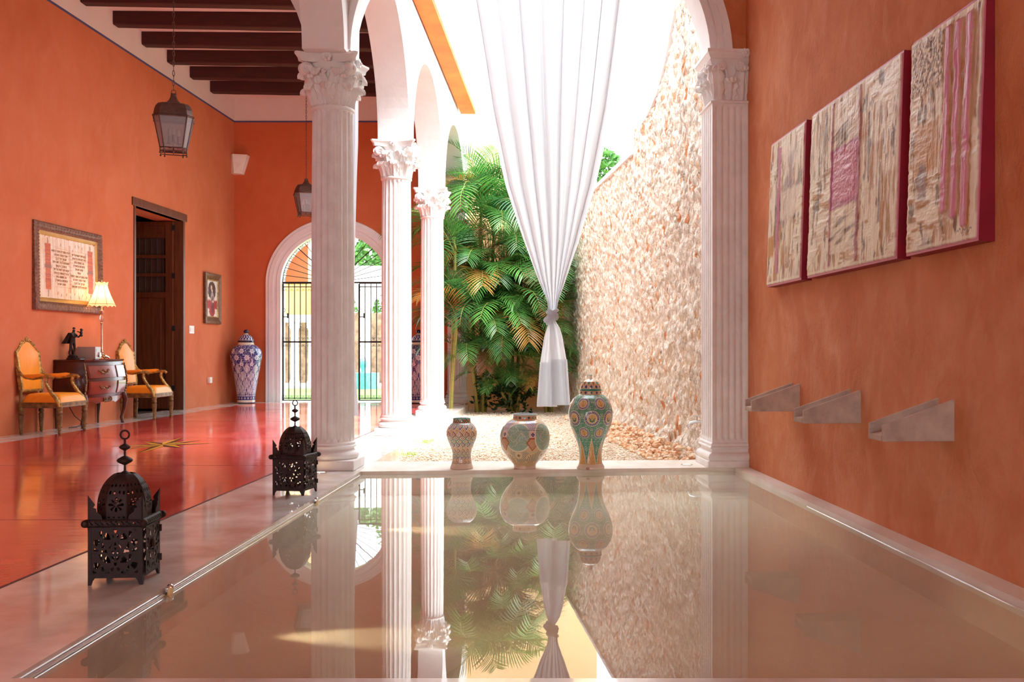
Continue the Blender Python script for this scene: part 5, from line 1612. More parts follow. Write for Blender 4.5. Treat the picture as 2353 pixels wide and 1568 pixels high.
o = mb.build('held_figure', M_BRONZE, sx); md = o.modifiers.new('remesh', 'REMESH'); md.mode = 'VOXEL'; md.voxel_size = .004; md.use_smooth_shade = True
mb = MB(); mb.ball((0, 0, .052), .05, 16, 8, sc=(1.05, .9, .25)); mb.tube([(.03, .03, .05), (.02, .03, .12), (.0, .02, .2)], [.014, .01, .008], 8); mb.build('rock', M_BRONZE, sx)
# radio
rd = thing('table_radio', (-6.27, 13.17, ZT), 'silver grey box shaped table radio between the figurine and the lamp', 'radio', rz=.04)
hbox('case', M_SILVER, rd, -.12, .115, -.085, .085, .006, .165, .006)
hbox('speaker_side', M_SILVER, rd, -.165, -.122, -.07, .07, .006, .15, .006)
hbox('display', M_BLACKGLOSS, rd, .1145, .117, -.06, -.01, .10, .14); 
mb = MB(); mb.lathe([(0, 0), (.032, 0), (.034, .006), (.03, .014), (0, .016)], 24, 0, Matrix.Translation((.115, .03, .06)) @ Matrix.Rotation(PI / 2, 4, 'Y')); mb.build('knob', M_STEEL, rd)
for x in (-.1, .09): hbox('foot', M_BLACKGLOSS, rd, x - .012, x + .012, -.06, .06, 0, .007)
# buffet lamp
lp = thing('table_lamp', (-6.29, 13.57, ZT + .006), 'tall silvery candlestick lamp with lit cream bell shade on the chest', 'lamp')
mb = MB(); mb.lathe([(0, .008), (.07, .008), (.074, .014), (.06, .026), (.045, .04), (.03, .055), (.024, .07), (.03, .078), (.018, .09), (.014, .11), (.0, .11)], 28)
for k in range(4):
    a = PI / 4 + k * PI / 2; mb.tube([(.04 * math.cos(a), .04 * math.sin(a), .04), (.075 * math.cos(a), .075 * math.sin(a), .024), (.098 * math.cos(a), .098 * math.sin(a), .008)], [.016, .014, .012], 8)
for k in range(16): mb.ball((.062 * math.cos(k * .3927), .062 * math.sin(k * .3927), .026), .009, 6, 5)
M_PEWTER = mat('champagne_silver', lin(214, 196, 170), lin(180, 156, 130), rough=.28, metal=.75, scale=20, bmp=.2)
mb.build('base', M_PEWTER, lp)
mb = MB(); mb.lathe([(.014, .10), (.017, .13), (.012, .14), (.0115, .45), (.016, .455), (.012, .465), (.018, .475), (.02, .485), (.012, .495)], 18); mb.build('stem', M_PEWTER, lp)
gm, gnt, gb = new_mat('cut_crystal'); gb.inputs['Transmission Weight'].default_value = .85; gb.inputs['Roughness'].default_value = .05; gb.inputs['Base Color'].default_value = lin(250, 240, 225); gb.inputs['IOR'].default_value = 1.45
mb = MB(); mb.lathe([(.008, .49), (.02, .51), (.026, .54), (.022, .58), (.012, .60)], 10); mb.build('crystal', gm, lp, smooth=False)
mb = MB(); mb.lathe([(.012, .60), (.02, .61), (.026, .62), (.03, .635), (.034, .645), (.016, .65), (.012, .66), (.01, .80), (.0, .80)], 20); mb.build('socket', M_PEWTER, lp)
mb = MB(); mb.lathe([(.0, 1.02), (.010, 1.02), (.012, 1.03), (.005, 1.038), (.012, 1.052), (.008, 1.066), (.002, 1.078)], 14); mb.tube([(0, 0, .8), (.06, 0, .86), (.055, 0, .96), (0, 0, 1.02)], .002, 6); mb.tube([(0, 0, .8), (-.06, 0, .86), (-.055, 0, .96), (0, 0, 1.02)], .002, 6); mb.build('finial', M_PEWTER, lp)
def shade_mat():
    m, nt, b = new_mat('lamp_shade_silk'); b.inputs['Base Color'].default_value = lin(250, 236, 208); b.inputs['Roughness'].default_value = .8
    t = nt.nodes.new('ShaderNodeBsdfTranslucent'); t.inputs[0].default_value = lin(255, 238, 206)
    mx = nt.nodes.new('ShaderNodeMixShader'); mx.inputs[0].default_value = .55
    nt.links.new(b.outputs[0], mx.inputs[1]); nt.links.new(t.outputs[0], mx.inputs[2]); nt.links.new(mx.outputs[0], nt.nodes['Material Output'].inputs[0]); return m
M_SHADE = shade_mat()
R = []
nn = 96
for k, (r, z) in enumerate([(.188, .715), (.182, .735), (.165, .77), (.145, .81), (.122, .86), (.102, .91), (.086, .96), (.078, .99), (.078, 1.0), (.086, 1.028)]):
    rg = []
    for i in range(nn):
        a = 2 * PI * i / nn; f = (i % 12) / 12
        kk = math.cos(PI / 8) / math.cos(((a) % (PI / 4)) - PI / 8)
        sag = (-.028 * math.sin(PI * f * 1) * 0 + .020 * abs(math.sin(PI * f * 2))) if k == 0 else (.014 * (abs(f - .5) * 2) ** 1.5 if k == 9 else 0)
        rg.append((r * kk * math.cos(a), r * kk * math.sin(a), z + (sag if k else sag - .012)))
    R.append(rg)
mb = MB(); mb.rings(R, caps=False); sh = mb.build('lamp_shade', M_SHADE, lp, sharp=25)
tr = MB()
for k in range(8):
    a = 2 * PI * k / 8; tr.tube([(r * 1.01 * math.cos(a), r * 1.01 * math.sin(a), z) for r, z in [(.188, .715), (.165, .77), (.145, .81), (.122, .86), (.102, .91), (.086, .96), (.078, .995)]], .003, 5)
tr.tube([(.183 * math.cos(a), .183 * math.sin(a), .738) for a in np.linspace(0, 2 * PI, 9)[:-1]], .003, 5, closed=True)
tr.build('trim_braid', mat('tan_braid', lin(206, 150, 90), rough=.7), sh)
em, ent, eb = new_mat('glowing_bulb'); eb.inputs['Emission Color'].default_value = lin(255, 214, 150); eb.inputs['Emission Strength'].default_value = 2.5
mb = MB(); mb.ball((0, 0, .845), .028, 14, 10, sc=(1, 1, 1.3)); mb.build('bulb', em, lp)
L = bpy.data.lights.new('lamp_light', 'POINT'); L.energy = .8; L.color = (1, .74, .42); L.shadow_soft_size = .06
lo = bpy.data.objects.new('lamp_light', L); COL.objects.link(lo); lo.parent = lp; lo.location = (0, 0, .86)
# flex on the floor below the chest
mb = MB(); mb.tube([(-6.46, 13.05, .36), (-6.44, 13.0, .25), (-6.43, 13.1, .14), (-6.40, 13.22, .06), (-6.40, 13.2, .008), (-6.36, 13.0, .006), (-6.38, 12.86, .006)], .006, 6)
tag(mb.build('power_cord', M_BLACKWIRE), 'dark power cord looping to the floor beneath the chest of drawers', 'cord')

# ------------------------------------------------------------------ hanging lanterns
gl = bpy.data.materials.new('old_lantern_glass'); gl.use_nodes = True; _nt = gl.node_tree; _nt.nodes.remove(_nt.nodes['Principled BSDF'])
_t = _nt.nodes.new('ShaderNodeBsdfTransparent'); _t.inputs[0].default_value = (.80, .80, .80, 1)
_g = N(_nt, 'ShaderNodeBsdfGlossy', Roughness=.12); _g.inputs[0].default_value = (.9, .9, .95, 1)
_d = N(_nt, 'ShaderNodeBsdfDiffuse'); _d.inputs[0].default_value = (.55, .55, .6, 1)
_m = nt = None
_m1 = _nt.nodes.new('ShaderNodeMixShader'); _m1.inputs[0].default_value = .22; _nt.links.new(_t.outputs[0], _m1.inputs[1]); _nt.links.new(_d.outputs[0], _m1.inputs[2])
_m2 = _nt.nodes.new('ShaderNodeMixShader'); _m2.inputs[0].default_value = .12; _nt.links.new(_m1.outputs[0], _m2.inputs[1]); _nt.links.new(_g.outputs[0], _m2.inputs[2]); _nt.links.new(_m2.outputs[0], _nt.nodes['Material Output'].inputs[0])
M_LMETAL = mat('worn_lantern_metal', lin(104, 74, 66), lin(78, 50, 44), rough=.5, metal=.4, scale=14, bmp=.3, bscale=60)
def octo(r, z, c=.30):
    k = r * (1 - c); P = []
    for a, b in ((r, -k), (r, k), (k, r), (-k, r), (-r, k), (-r, -k), (-k, -r), (k, -r)): P.append((a, b, z))
    return P
def make_hanging(label, chain_len):
    root = thing('hanging_lantern', (0, 0, 0), label, 'lantern', group='glazed lanterns hanging on chains in the room')
    prof = [(.018, .66), (.026, .65), (.03, .62), (.045, .585), (.07, .555), (.115, .54), (.15, .53), (.172, .50), (.186, .46), (.192, .42), (.195, .40)]
    mb = MB(); mb.rings([octo(r, z) for r, z in prof], caps=False); mb.rings([octo(.2, .40), octo(.206, .395), octo(.2, .385), octo(.186, .385), octo(.186, .4)], caps=False)
    fix_normals(mb.build('roof', M_LMETAL, root, sharp=12, solid=.004))
    fr = MB(); A = octo(.196, .39); B = octo(.132, .065)
    for a, b in zip(A, B): fr.tube([a, b], .0065, 6)
    for k in range(8):
        fr.tube([B[k], B[(k + 1) % 8]], .0065, 6)
        fr.tube([(B[k][0], B[k][1], .03), (B[(k + 1) % 8][0], B[(k + 1) % 8][1], .03)], .0055, 6); fr.tube([B[k], (B[k][0], B[k][1], .02)], .0055, 6)
        fr.ball((B[k][0], B[k][1], .012), .010, 8, 6); fr.ball((A[k][0] * 1.02, A[k][1] * 1.02, .388), .010, 8, 6)
    fr.build('frame', M_LMETAL, root)
    for k in range(8):
        i = (k + 1) % 8; p = [Vector(A[k]), Vector(A[i]), Vector(B[i]), Vector(B[k])]; c = sum(p, Vector()) / 4
        n = (p[1] - p[0]).cross(p[3] - p[0]).normalized() * .0015
        q = [c + (x - c) * .97 for x in p]
        g = MB(); g.add([x - n for x in q] + [x + n for x in q], [(0, 1, 2, 3), (7, 6, 5, 4), (0, 4, 5, 1), (1, 5, 6, 2), (2, 6, 7, 3), (3, 7, 4, 0)]); g.build('glass_pane', gl, root, smooth=False)
    cb = MB(); cb.tube([(0, 0, .03), (0, 0, .10)], .008, 8); cb.tube([(-.13, 0, .03), (.13, 0, .03)], .006, 6); cb.tube([(0, -.13, .03), (0, .13, .03)], .006, 6)
    for k in range(3):
        a = .5 + k * 2 * PI / 3; x, y = .055 * math.cos(a), .055 * math.sin(a)
        cb.tube([(0, 0, .09), (x, y, .085), (x, y, .13)], .005, 6); cb.lathe([(0, .13), (.024, .13), (.026, .135), (.014, .14), (.013, .21), (0, .21)], 12, 0, Matrix.Translation((x, y, 0)))
    cb.build('candle_holder', M_LMETAL, root)
    bm_, bnt, bb = MB(), None, None
    for k in range(3):
        a = .5 + k * 2 * PI / 3; x, y = .055 * math.cos(a), .055 * math.sin(a)
        b = MB(); b.lathe([(.008, .21), (.017, .225), (.02, .245), (.014, .27), (.005, .295), (.001, .305)], 12, 0, Matrix.Translation((x, y, 0))); b.build('bulb', M_CHALK, root)
    ch_ = MB(); n = int(chain_len / .052)
    ch_.tube([(.022 * math.cos(a), 0, .682 + .022 * math.sin(a)) for a in np.linspace(0, 2 * PI, 13)[:-1]], .0045, 6, closed=True)
    ch_.tube([(-.03, 0, .663), (.03, .0, .663)], .004, 6)
    for k in range(n):
        z = .725 + k * chain_len / n
        ch_.tube([((.011 * math.cos(a)) * (k % 2), (.011 * math.cos(a)) * (1 - k % 2), z + .031 * math.sin(a)) for a in np.linspace(0, 2 * PI, 11)[:-1]], .0034, 5, closed=True)
    ch_.build('chain', M_LMETAL, root)
    return root
h1 = make_hanging('glazed octagonal lantern hanging from a long chain before the orange left wall', 2.05)
h1.location = (-4.20, 10.72, 3.085); h1.rotation_euler = (0, 0, .35)
h2 = copy_tree(h1); h2.location = (-4.475, 17.26, 3.30); h2.rotation_euler = (0, 0, .35); tag(h2, 'farther glazed lantern half hidden behind the big near column', 'lantern')
for o in h2.children:
    if o.name.startswith('chain'): o.scale = (1, 1, .94)

# ------------------------------------------------------------------ iron gates and fanlight
gt = thing('gate_leaf', (GX - GA + .03, YB + .12, .02), 'black iron barred gate leaf on the left side of the white archway', 'gate', group='iron gate leaves in the white archway')
GW, GH = .56, 2.27
mb = MB()
for x in (0, GW): mb.box(x - .016, x + .016, -.016, .016, 0, GH)
for z in (.0, .04, 1.14, 2.20, GH): mb.box(0, GW, -.012, .012, z - .010 + .01, z + .018)
mb.box(0, GW, -.015, .015, 1.125, 1.155)
mb.build('gate_frame', M_GLAZE_BLACK, gt, smooth=False)
for k in range(4):
    b = MB(); x = GW * (k + 1) / 5; b.box(x - .008, x + .008, -.008, .008, .03, GH); b.build('bar', M_GLAZE_BLACK, gt, smooth=False)
sb = MB()
for z in (.09, 1.07, 1.21, 2.15):
    for k in range(5):
        for s in (-1, 1):
            c = (GW * (k + .5) / 5 + s * .024, 0, z); spiral(sb, c, (s, 0, 0), (0, 0, 1 if z in (1.07, 2.15) else -1), .024, 1.2, .005, seg=5, n=14)
sb.build('scrollwork', M_GLAZE_BLACK, gt)
lk = MB(); lk.box(.02, .09, -.02, .02, 1.62, 1.635); lk.box(.08, .1, -.02, .02, 1.6, 1.7); lk.tube([(.03, -.02, 1.72), (.05, -.03, 1.76), (.03, -.02, 1.79)], .006, 6); lk.build('latch', M_GLAZE_BLACK, gt)
g2 = copy_tree(gt); g2.location = (GX + GA - .03 - GW, YB + .12, .02); tag(g2, 'black iron barred gate leaf on the right side of the white archway', 'gate')
fn_ = thing('iron_fanlight', (GX, YB + .12, GZ), 'black iron sunburst fanlight filling the top of the white archway', 'fanlight')
mb = MB(); mb.box(-GA + .0, GA, -.014, .014, -.0, .028); ar = arch_pts(GA - .018, GB - .018, 40)
mb.tube([(x, 0, z + .01) for x, z in ar], .014, 6); hub = [(x * .16, 0, z * .16 + .02) for x, z in ar]; mb.tube(hub, .010, 6)
mb.build('fan_frame', M_GLAZE_BLACK, fn_)
for k in range(1, 20):
    a = PI * k / 20; b = MB(); b.tube([(-.16 * math.cos(a), 0, .15 * math.sin(a) + .02), (-(GA - .02) * math.cos(a), 0, (GB - .02) * math.sin(a) + .01)], .007 if k % 5 else .011, 5); b.build('ray', M_GLAZE_BLACK, fn_)
sb = MB()
for k in range(20):
    a = PI * (k + .5) / 20
    for s in (-1, 1):
        a2 = a + s * .03; c = (-(GA - .06) * math.cos(a2), 0, (GB - .06) * math.sin(a2) + .01); spiral(sb, c, (s * math.sin(a), 0, s * math.cos(a)), (-math.cos(a), 0, math.sin(a)), .026, 1.2, .005, seg=5, n=12)
sb.build('scrollwork', M_GLAZE_BLACK, fn_)

# ------------------------------------------------------------------ compass star set in the floor
star = thing('floor_star', (-4.26, 10.58, .0), 'brown and gold compass star set into the red floor', 'floor inlay')
M_ST1 = mat('dark_brown_inlay', lin(64, 36, 20), rough=.35); M_ST2 = mat('ochre_inlay', lin(206, 150, 44), lin(176, 120, 36), rough=.35)
mb = MB()
rot = .22
for k in range(8):
    a = rot + k * PI / 4; R_ = (.50 if k % 4 in (0,) else .58 if k % 2 == 0 else .40); rin = .15
    p = (R_ * math.cos(a), R_ * math.sin(a), .0016 + .0004 * (k % 2)); l = (rin * math.cos(a - PI / 8), rin * math.sin(a - PI / 8), p[2]); r = (rin * math.cos(a + PI / 8), rin * math.sin(a + PI / 8), p[2])
    mb.add([(0, 0, p[2]), l, p], [(0, 1, 2)], 0); mb.add([(0, 0, p[2]), p, r], [(0, 1, 2)], 1)
o = mb.build('star_rays', [M_ST1, M_ST2], star, smooth=False); star.scale = (1, 1.6, 1)
# recessed floor lights
def puck(px, py, label, lit):
    d = 2300 / (py - 805); p = at(px, py, d)
    o = thing('floor_uplight', (p.x, d, 0), label, 'floor light', group='round uplights set in the ledges')
    mb = MB(); mb.lathe([(0, .0005), (.052, .0005), (.052, .004), (.040, .005), (.038, .002), (0, .002)], 28); mb.build('ring', M_STEEL, o)
    m, nt_, b = new_mat('uplight_lens'); b.inputs['Base Color'].default_value = lin(200, 190, 176); b.inputs['Roughness'].default_value = .2
    if lit: b.inputs['Emission Color'].default_value = lin(255, 214, 150); b.inputs['Emission Strength'].default_value = 1.2
    mb = MB(); mb.lathe([(0, .0022), (.036, .0022), (.034, .0035), (0, .004)], 24); mb.build('lens', m, o)
puck(737, 1086.5, 'lit round floor light in front of the big near column', True)
puck(891, 1003.5, 'round floor light before the foot of the middle column', False)
puck(985, 959.5, 'round floor light before the foot of the farthest free column', False)
puck(1578, 1068.5, 'lit round floor light on the ledge beside the pilaster', True)
# pool lights on the left strip
for y, lab in ((4.22, 'round pool light clipped to the metal strip below the large lantern'), (6.72, 'round pool light clipped to the metal strip near the farther lantern')):
    o = thing('pool_light', (-1.672, y, -.022), lab, 'pool light', group='pool lights on the left rim')
    mb = MB(); mb.lathe([(0, 0), (.022, 0), (.024, .004), (.02, .010), (0, .012)], 24, 0, Matrix.Rotation(PI / 2, 4, 'Y') @ Matrix.Scale(1, 4)); mb.build('lens', mat('amber_lens', lin(236, 214, 150), rough=.2), o)
    mb = MB(); mb.tube([(-.02, .03, .0), (-.004, .02, .01), (-.004, -.02, .014)], .008, 8); mb.ball((-.01, .035, .012), .016, 10, 8); mb.build('clip', M_STEEL, o)
    L = bpy.data.lights.new('pool_beam', 'SPOT'); L.energy = 9; L.color = (1, .82, .5); L.spot_size = math.radians(26); L.spot_blend = .8; L.shadow_soft_size = .01
    l = bpy.data.objects.new('pool_beam', L); COL.objects.link(l); l.parent = o; l.location = (.02, 0, -.02); l.rotation_euler = Vector((-1, .05, .13)).to_track_quat('Z', 'Y').to_euler()
# garden tap on the rubble wall
tp = thing('garden_tap', (XS(9.5) - .10, 9.5, .30), 'small grey metal tap at the foot of the rubble wall, left of the pilaster', 'tap')
mb = MB(); mb.tube([(.12, 0, .02), (0, 0, .02), (-.06, 0, .01), (-.09, 0, -.03)], [.012, .016, .014, .012], 10); mb.tube([(0, 0, .02), (0, 0, .07)], .008, 8); mb.build('spout', M_STEEL, tp)
mb = MB(); mb.tube([(-.035, 0, .075), (.035, 0, .075)], .007, 8); mb.build('handle', M_STEEL, tp)
# roof spouts on the parapet
for y, lab in ((14.4, 'pale roof drain spout jutting from the bright parapet, upper of the two'), (16.0, 'pale roof drain spout jutting from the bright parapet, lower of the two')):
    o = thing('roof_spout', (-1.585, y, 5.38), lab, 'roof spout', group='roof spouts over the courtyard')
    n = 12; mb = MB(); R = []
    for x in (0, .3):
        R.append([(x, .075 * math.cos(PI + PI * k / n), .07 + .07 * math.sin(PI + PI * k / n)) for k in range(n + 1)] + [(x, .055 * math.cos(-PI * k / n), .07 + .05 * math.sin(-PI * k / n)) for k in range(n + 1)])
    mb.rings(R); fix_normals(mb.build('channel', M_CHALK, o, sharp=50))

# ------------------------------------------------------------------ planting
def leafmat(name, c1, c2, trans=.35, rough=.42):
    m, nt, b = new_mat(name); b.inputs['Roughness'].default_value = rough
    oi = nt.nodes.new('ShaderNodeObjectInfo')
    f = noise_out(nt, obj_co(nt), 3, 3)
    ad = N(nt, 'ShaderNodeMath'); ad.operation = 'MULTIPLY_ADD'; nt.links.new(oi.outputs['Random'], ad.inputs[0]); ad.inputs[1].default_value = .7; nt.links.new(f, ad.inputs[2])
    col = ramp(nt, ad.outputs[0], [(.35, c1), (1.15, c2)])
    nt.links.new(col, b.inputs['Base Color'])
    t = nt.nodes.new('ShaderNodeBsdfTranslucent'); nt.links.new(col, t.inputs[0])
    mx = nt.nodes.new('ShaderNodeMixShader'); mx.inputs[0].default_value = trans
    nt.links.new(b.outputs[0], mx.inputs[1]); nt.links.new(t.outputs[0], mx.inputs[2]); nt.links.new(mx.outputs[0], nt.nodes['Material Output'].inputs[0]); return m
M_PALM = leafmat('palm_green', lin(16, 66, 36), lin(84, 142, 62))
M_PALMY = leafmat('palm_yellowing', lin(110, 120, 44), lin(180, 130, 60), .4)
M_DRY = leafmat('palm_dry', lin(120, 76, 44), lin(160, 110, 66), .2)
M_STEM = mat('palm_stem', lin(122, 132, 62), lin(164, 140, 70), rough=.5, scale=8, co=(1, 1, 6))
M_TREE = leafmat('tree_leaves', lin(30, 84, 36), lin(90, 140, 60), .35)

def frond_mesh(name, L, e0, droop, seed, mats, nl=28, side=1.0):
    rnd = random.Random(seed); n = 16
    pts = []; p = Vector((0, 0, 0)); a = e0; tw = rnd.uniform(-.25, .25); az = 0
    dirs = []
    for k in range(n + 1):
        pts.append(p.copy()); t = k / n
        a = e0 - droop * (t ** 1.35); az = tw * t
        d = Vector((math.cos(a) * math.cos(az), math.cos(a) * math.sin(az), math.sin(a))); dirs.append(d); p = p + d * (L / n)
    mb = MB(); mb.tube(pts, [.013 * (1 - .85 * k / n) for k in range(n + 1)], 5, mi=1)
    for s in (-1, 1):
        for k in range(nl):
            t = .13 + .87 * (k + rnd.uniform(-.2, .2)) / nl; t = min(max(t, .1), .995)
            q = t * n; i = min(int(q), n - 1); f = q - i; o = pts[i].lerp(pts[i + 1], f); d = dirs[i].lerp(dirs[i + 1], f).normalized()
            sd = d.cross(Vector((0, 0, 1))); sd.normalize(); up = sd.cross(d).normalized()
            l = side * (.20 + .40 * math.sin(PI * min(1, (t * .82 + .16))) ** .9) * rnd.uniform(.9, 1.08)
            fw = .38 + .75 * t
            ld = (sd * s + d * fw + up * (.34 - .1 * t)).normalized()
            w = .0108 * rnd.uniform(.85, 1.15); g = rnd.uniform(.55, 1.0)
            prev = []; x = o.copy(); vs = []
            m_ = 4
            for j in range(m_ + 1):
                tt = j / m_; ww = w * (.55, 1, .95, .62, .06)[j]
                nrm = ld.cross(d).normalized() * 1.0
                wd = (ld.cross(up)).normalized() if abs(ld.dot(up)) < .98 else d
                wd = (d - ld * d.dot(ld)).normalized()
                vs += [x + wd * ww, x - wd * ww]
                x = x + ld * (l / m_); ld = (ld + Vector((0, 0, -.13 * g * (1 + tt)))).normalized()
            mb.add(vs, [(2 * j, 2 * j + 1, 2 * j + 3, 2 * j + 2) for j in range(m_)], 0)
    me_o = mb.build(name, mats, sharp=180)
    me = me_o.data; bpy.data.objects.remove(me_o); return me
FR = [frond_mesh('frond', L, e, dr, 10 + i, [M_PALM, M_STEM]) for i, (L, e, dr) in enumerate([(1.6, 1.15, 2.3), (1.8, .95, 2.4), (1.45, 1.3, 2.0), (1.6, .7, 2.1), (1.4, .45, 1.8), (1.9, 1.25, 2.7), (1.5, 1.45, 1.4)])]
FY = [frond_mesh('frond', L, e, dr, 40 + i, [M_PALMY, M_STEM]) for i, (L, e, dr) in enumerate([(1.5, 1.1, 2.3), (1.4, .7, 2.1)])]
FD = [frond_mesh('frond', L, e, dr, 60 + i, [M_DRY, M_DRY]) for i, (L, e, dr) in enumerate([(1.1, .2, 1.9), (1.2, -.3, 1.3)])]
def palm(loc, label, crowns, seed, cat='palm'):
    rnd = random.Random(seed)
    root = thing('areca_palm', loc, label, cat, rz=0, group='palms filling the end of the courtyard')
    X0, Y0 = loc[0], loc[1]
    for (dx, dy, h, k, a0, spread, scl) in crowns:
        b = MB(); pts = [(dx * .35, dy * .35, 0), (dx * .6, dy * .6, h * .4), (dx * .95, dy * .95, h * .85), (dx, dy, h + .05)]
        b.tube(pts, [.035, .028, .03, .016], 8); b.build('stem', M_STEM, root)
        for j in range(k):
            az = a0 + spread * ((j + .5) / k - .5) * 2 + rnd.uniform(-.2, .2)
            src = rnd.choice(FR) if rnd.random() > .06 else rnd.choice(FY)
            s = scl * rnd.uniform(.82, 1.15)
            # keep clear of the walls: shrink what would reach through the back wall or the rubble wall
            ex = X0 + dx + math.cos(az) * 1.0 * s; ey = Y0 + dy + math.sin(az) * 1.0 * s
            if ey > YB - .1: s *= .5
            elif ex > XS(min(ey, 19)) - .15: s *= .62
            o = link('frond', src, root, (dx + rnd.uniform(-.03, .03), dy + rnd.uniform(-.03, .03), h + rnd.uniform(-.12, .05)), (rnd.uniform(-.2, .2), rnd.uniform(-.25, .1), az)); o.scale = (s, s, s)
        for j in range(1 if h > 1.5 else 0):
            az = a0 + rnd.uniform(-1, 1); o = link('frond', rnd.choice(FD), root, (dx, dy, h - .25), (0, 0, az)); o.scale = (.7, .7, .7)
    return root
D = -PI / 2
palm((-1.55, 18.15, -.12), 'tallest palm clump, at left of the courtyard end beside the white column', [(.0, .1, 3.8, 12, D, 2.6, 1.0), (.25, -.1, 3.3, 12, D, 2.4, .95), (-.15, -.3, 2.6, 12, D - .4, 2.2, .95), (.1, -.1, 2.1, 12, D, 2.2, .95), (.15, -.35, 1.6, 12, D, 2.0, .9), (-.1, -.45, .9, 11, D, 2.0, .75)], 1)
palm((-.95, 18.25, -.12), 'palm clump in the middle, left of the knotted curtain', [(-.05, .1, 3.3, 12, D, 2.4, 1.0), (.15, -.2, 2.6, 12, D, 2.2, .95), (-.15, -.1, 2.0, 11, D, 2.1, .95), (-.1, -.4, 1.5, 12, D, 2.0, .9), (.2, -.45, .9, 11, D, 1.9, .8), (-.2, -.4, .45, 9, D, 1.8, .6)], 2)
palm((-.30, 18.2, -.12), 'palm clump whose fronds spread behind the tail of the curtain', [(.0, .0, 2.6, 11, D, 2.3, .95), (.1, -.3, 1.9, 12, D, 2.1, .9), (-.15, -.1, 1.5, 11, D, 2.1, .9), (-.15, -.4, 1.0, 12, D, 1.9, .8), (.1, -.4, .5, 10, D, 1.8, .65)], 3)
palm((-2.02, 17.2, -.0), 'palm reaching through the last arch towards the blue and white jar', [(.12, .0, 2.75, 7, PI - .3, 1.3, .9), (.15, -.1, 1.5, 7, PI + .2, 1.4, .8)], 4)
# low dark undergrowth at the foot
def bush(name, loc, label, cat, rx, ry, rz, n, size, m, seed, trunk=None, group=None):
    rnd = random.Random(seed); root = thing(name, loc, label, cat, group=group)
    vs = []; fs = []
    blobs = [(rnd.uniform(-.7, .7), rnd.uniform(-.7, .7), rnd.uniform(-.7, .7), rnd.uniform(.3, .55)) for _ in range(9)]
    for _ in range(n):
        b = rnd.choice(blobs); d = Vector((rnd.gauss(0, 1), rnd.gauss(0, 1), rnd.gauss(0, 1))).normalized() * b[3] * rnd.uniform(.75, 1.05)
        c = Vector(((b[0] + d.x) * rx, (b[1] + d.y) * ry, (b[2] + d.z) * rz))
        u = Vector((rnd.gauss(0, 1), rnd.gauss(0, 1), rnd.gauss(0, .6))).normalized(); w = u.orthogonal().normalized(); w.rotate(Quaternion(u, rnd.uniform(0, 6.3)))
        l = size * rnd.uniform(.7, 1.3); o = len(vs)
        vs += [c - u * l, c + w * l * .42, c + u * l, c - w * l * .42]; fs.append((o, o + 1, o + 2, o + 3))
    mb = MB(); mb.add(vs, fs); mb.build('foliage', m, root, loc=(0, 0, (trunk or 0) + rz * .9), sharp=180)
    if trunk:
        mb = MB(); mb.tube([(0, 0, 0), (.1, 0, trunk * .5), (0, .05, trunk), (.2, .1, trunk + rz)], [.22, .18, .15, .08], 10)
        for k in range(5):
            a = k * 1.3; mb.tube([(0, .05, trunk), (math.cos(a) * rx * .4, math.sin(a) * ry * .4, trunk + rz * .7), (math.cos(a) * rx * .6, math.sin(a) * ry * .6, trunk + rz * 1.3)], [.1, .06, .03], 7)
        mb.build('trunk', mat('bark', lin(110, 90, 70), lin(80, 64, 50), rough=.9), root)
    return root
bush('shrub', (-1.1, 18.0, -.12), 'dark low undergrowth at the foot of the palms', 'shrub', .75, .3, .35, 900, .05, leafmat('dark_undergrowth', lin(18, 52, 30), lin(40, 84, 44)), 3)
bush('tree', (1.9, 27.0, -.4), 'green leafy tree seen over the low white coping of the rubble wall', 'tree', 1.7, 1.5, 1.6, 9000, .10, M_TREE, 8, trunk=3.6)
# tufts of grass along the curb
for k, (x, y, lab) in enumerate(((-1.62, 9.25, 'small bright grass tuft in the gravel corner nearest the big column'), (-1.66, 10.7, 'small grass tuft along the curb, second from the big column'), (-1.68, 12.2, 'small grass tuft along the curb below the middle column'))):
    rnd = random.Random(k); mb = MB()
    for j in range(60):
        bx_, by_ = rnd.uniform(-.05, .06), rnd.uniform(-.22, .12); h = rnd.uniform(.03, .075) * (1 if k == 0 else .6); dx, dy = rnd.uniform(-.03, .03), rnd.uniform(-.03, .03)
        mb.add([(bx_ - .003, by_, 0), (bx_ + .003, by_, 0), (bx_ + dx + .001, by_ + dy, h), (bx_ + dx - .001, by_ + dy, h)], [(0, 1, 2, 3)])
    o = mb.build('grass_tuft', leafmat('grass_%d' % k, lin(110, 160, 50), lin(160, 200, 80)), loc=(x, y, -.125), sharp=180); tag(o, lab, 'grass', 'grass tufts along the gravel curb')

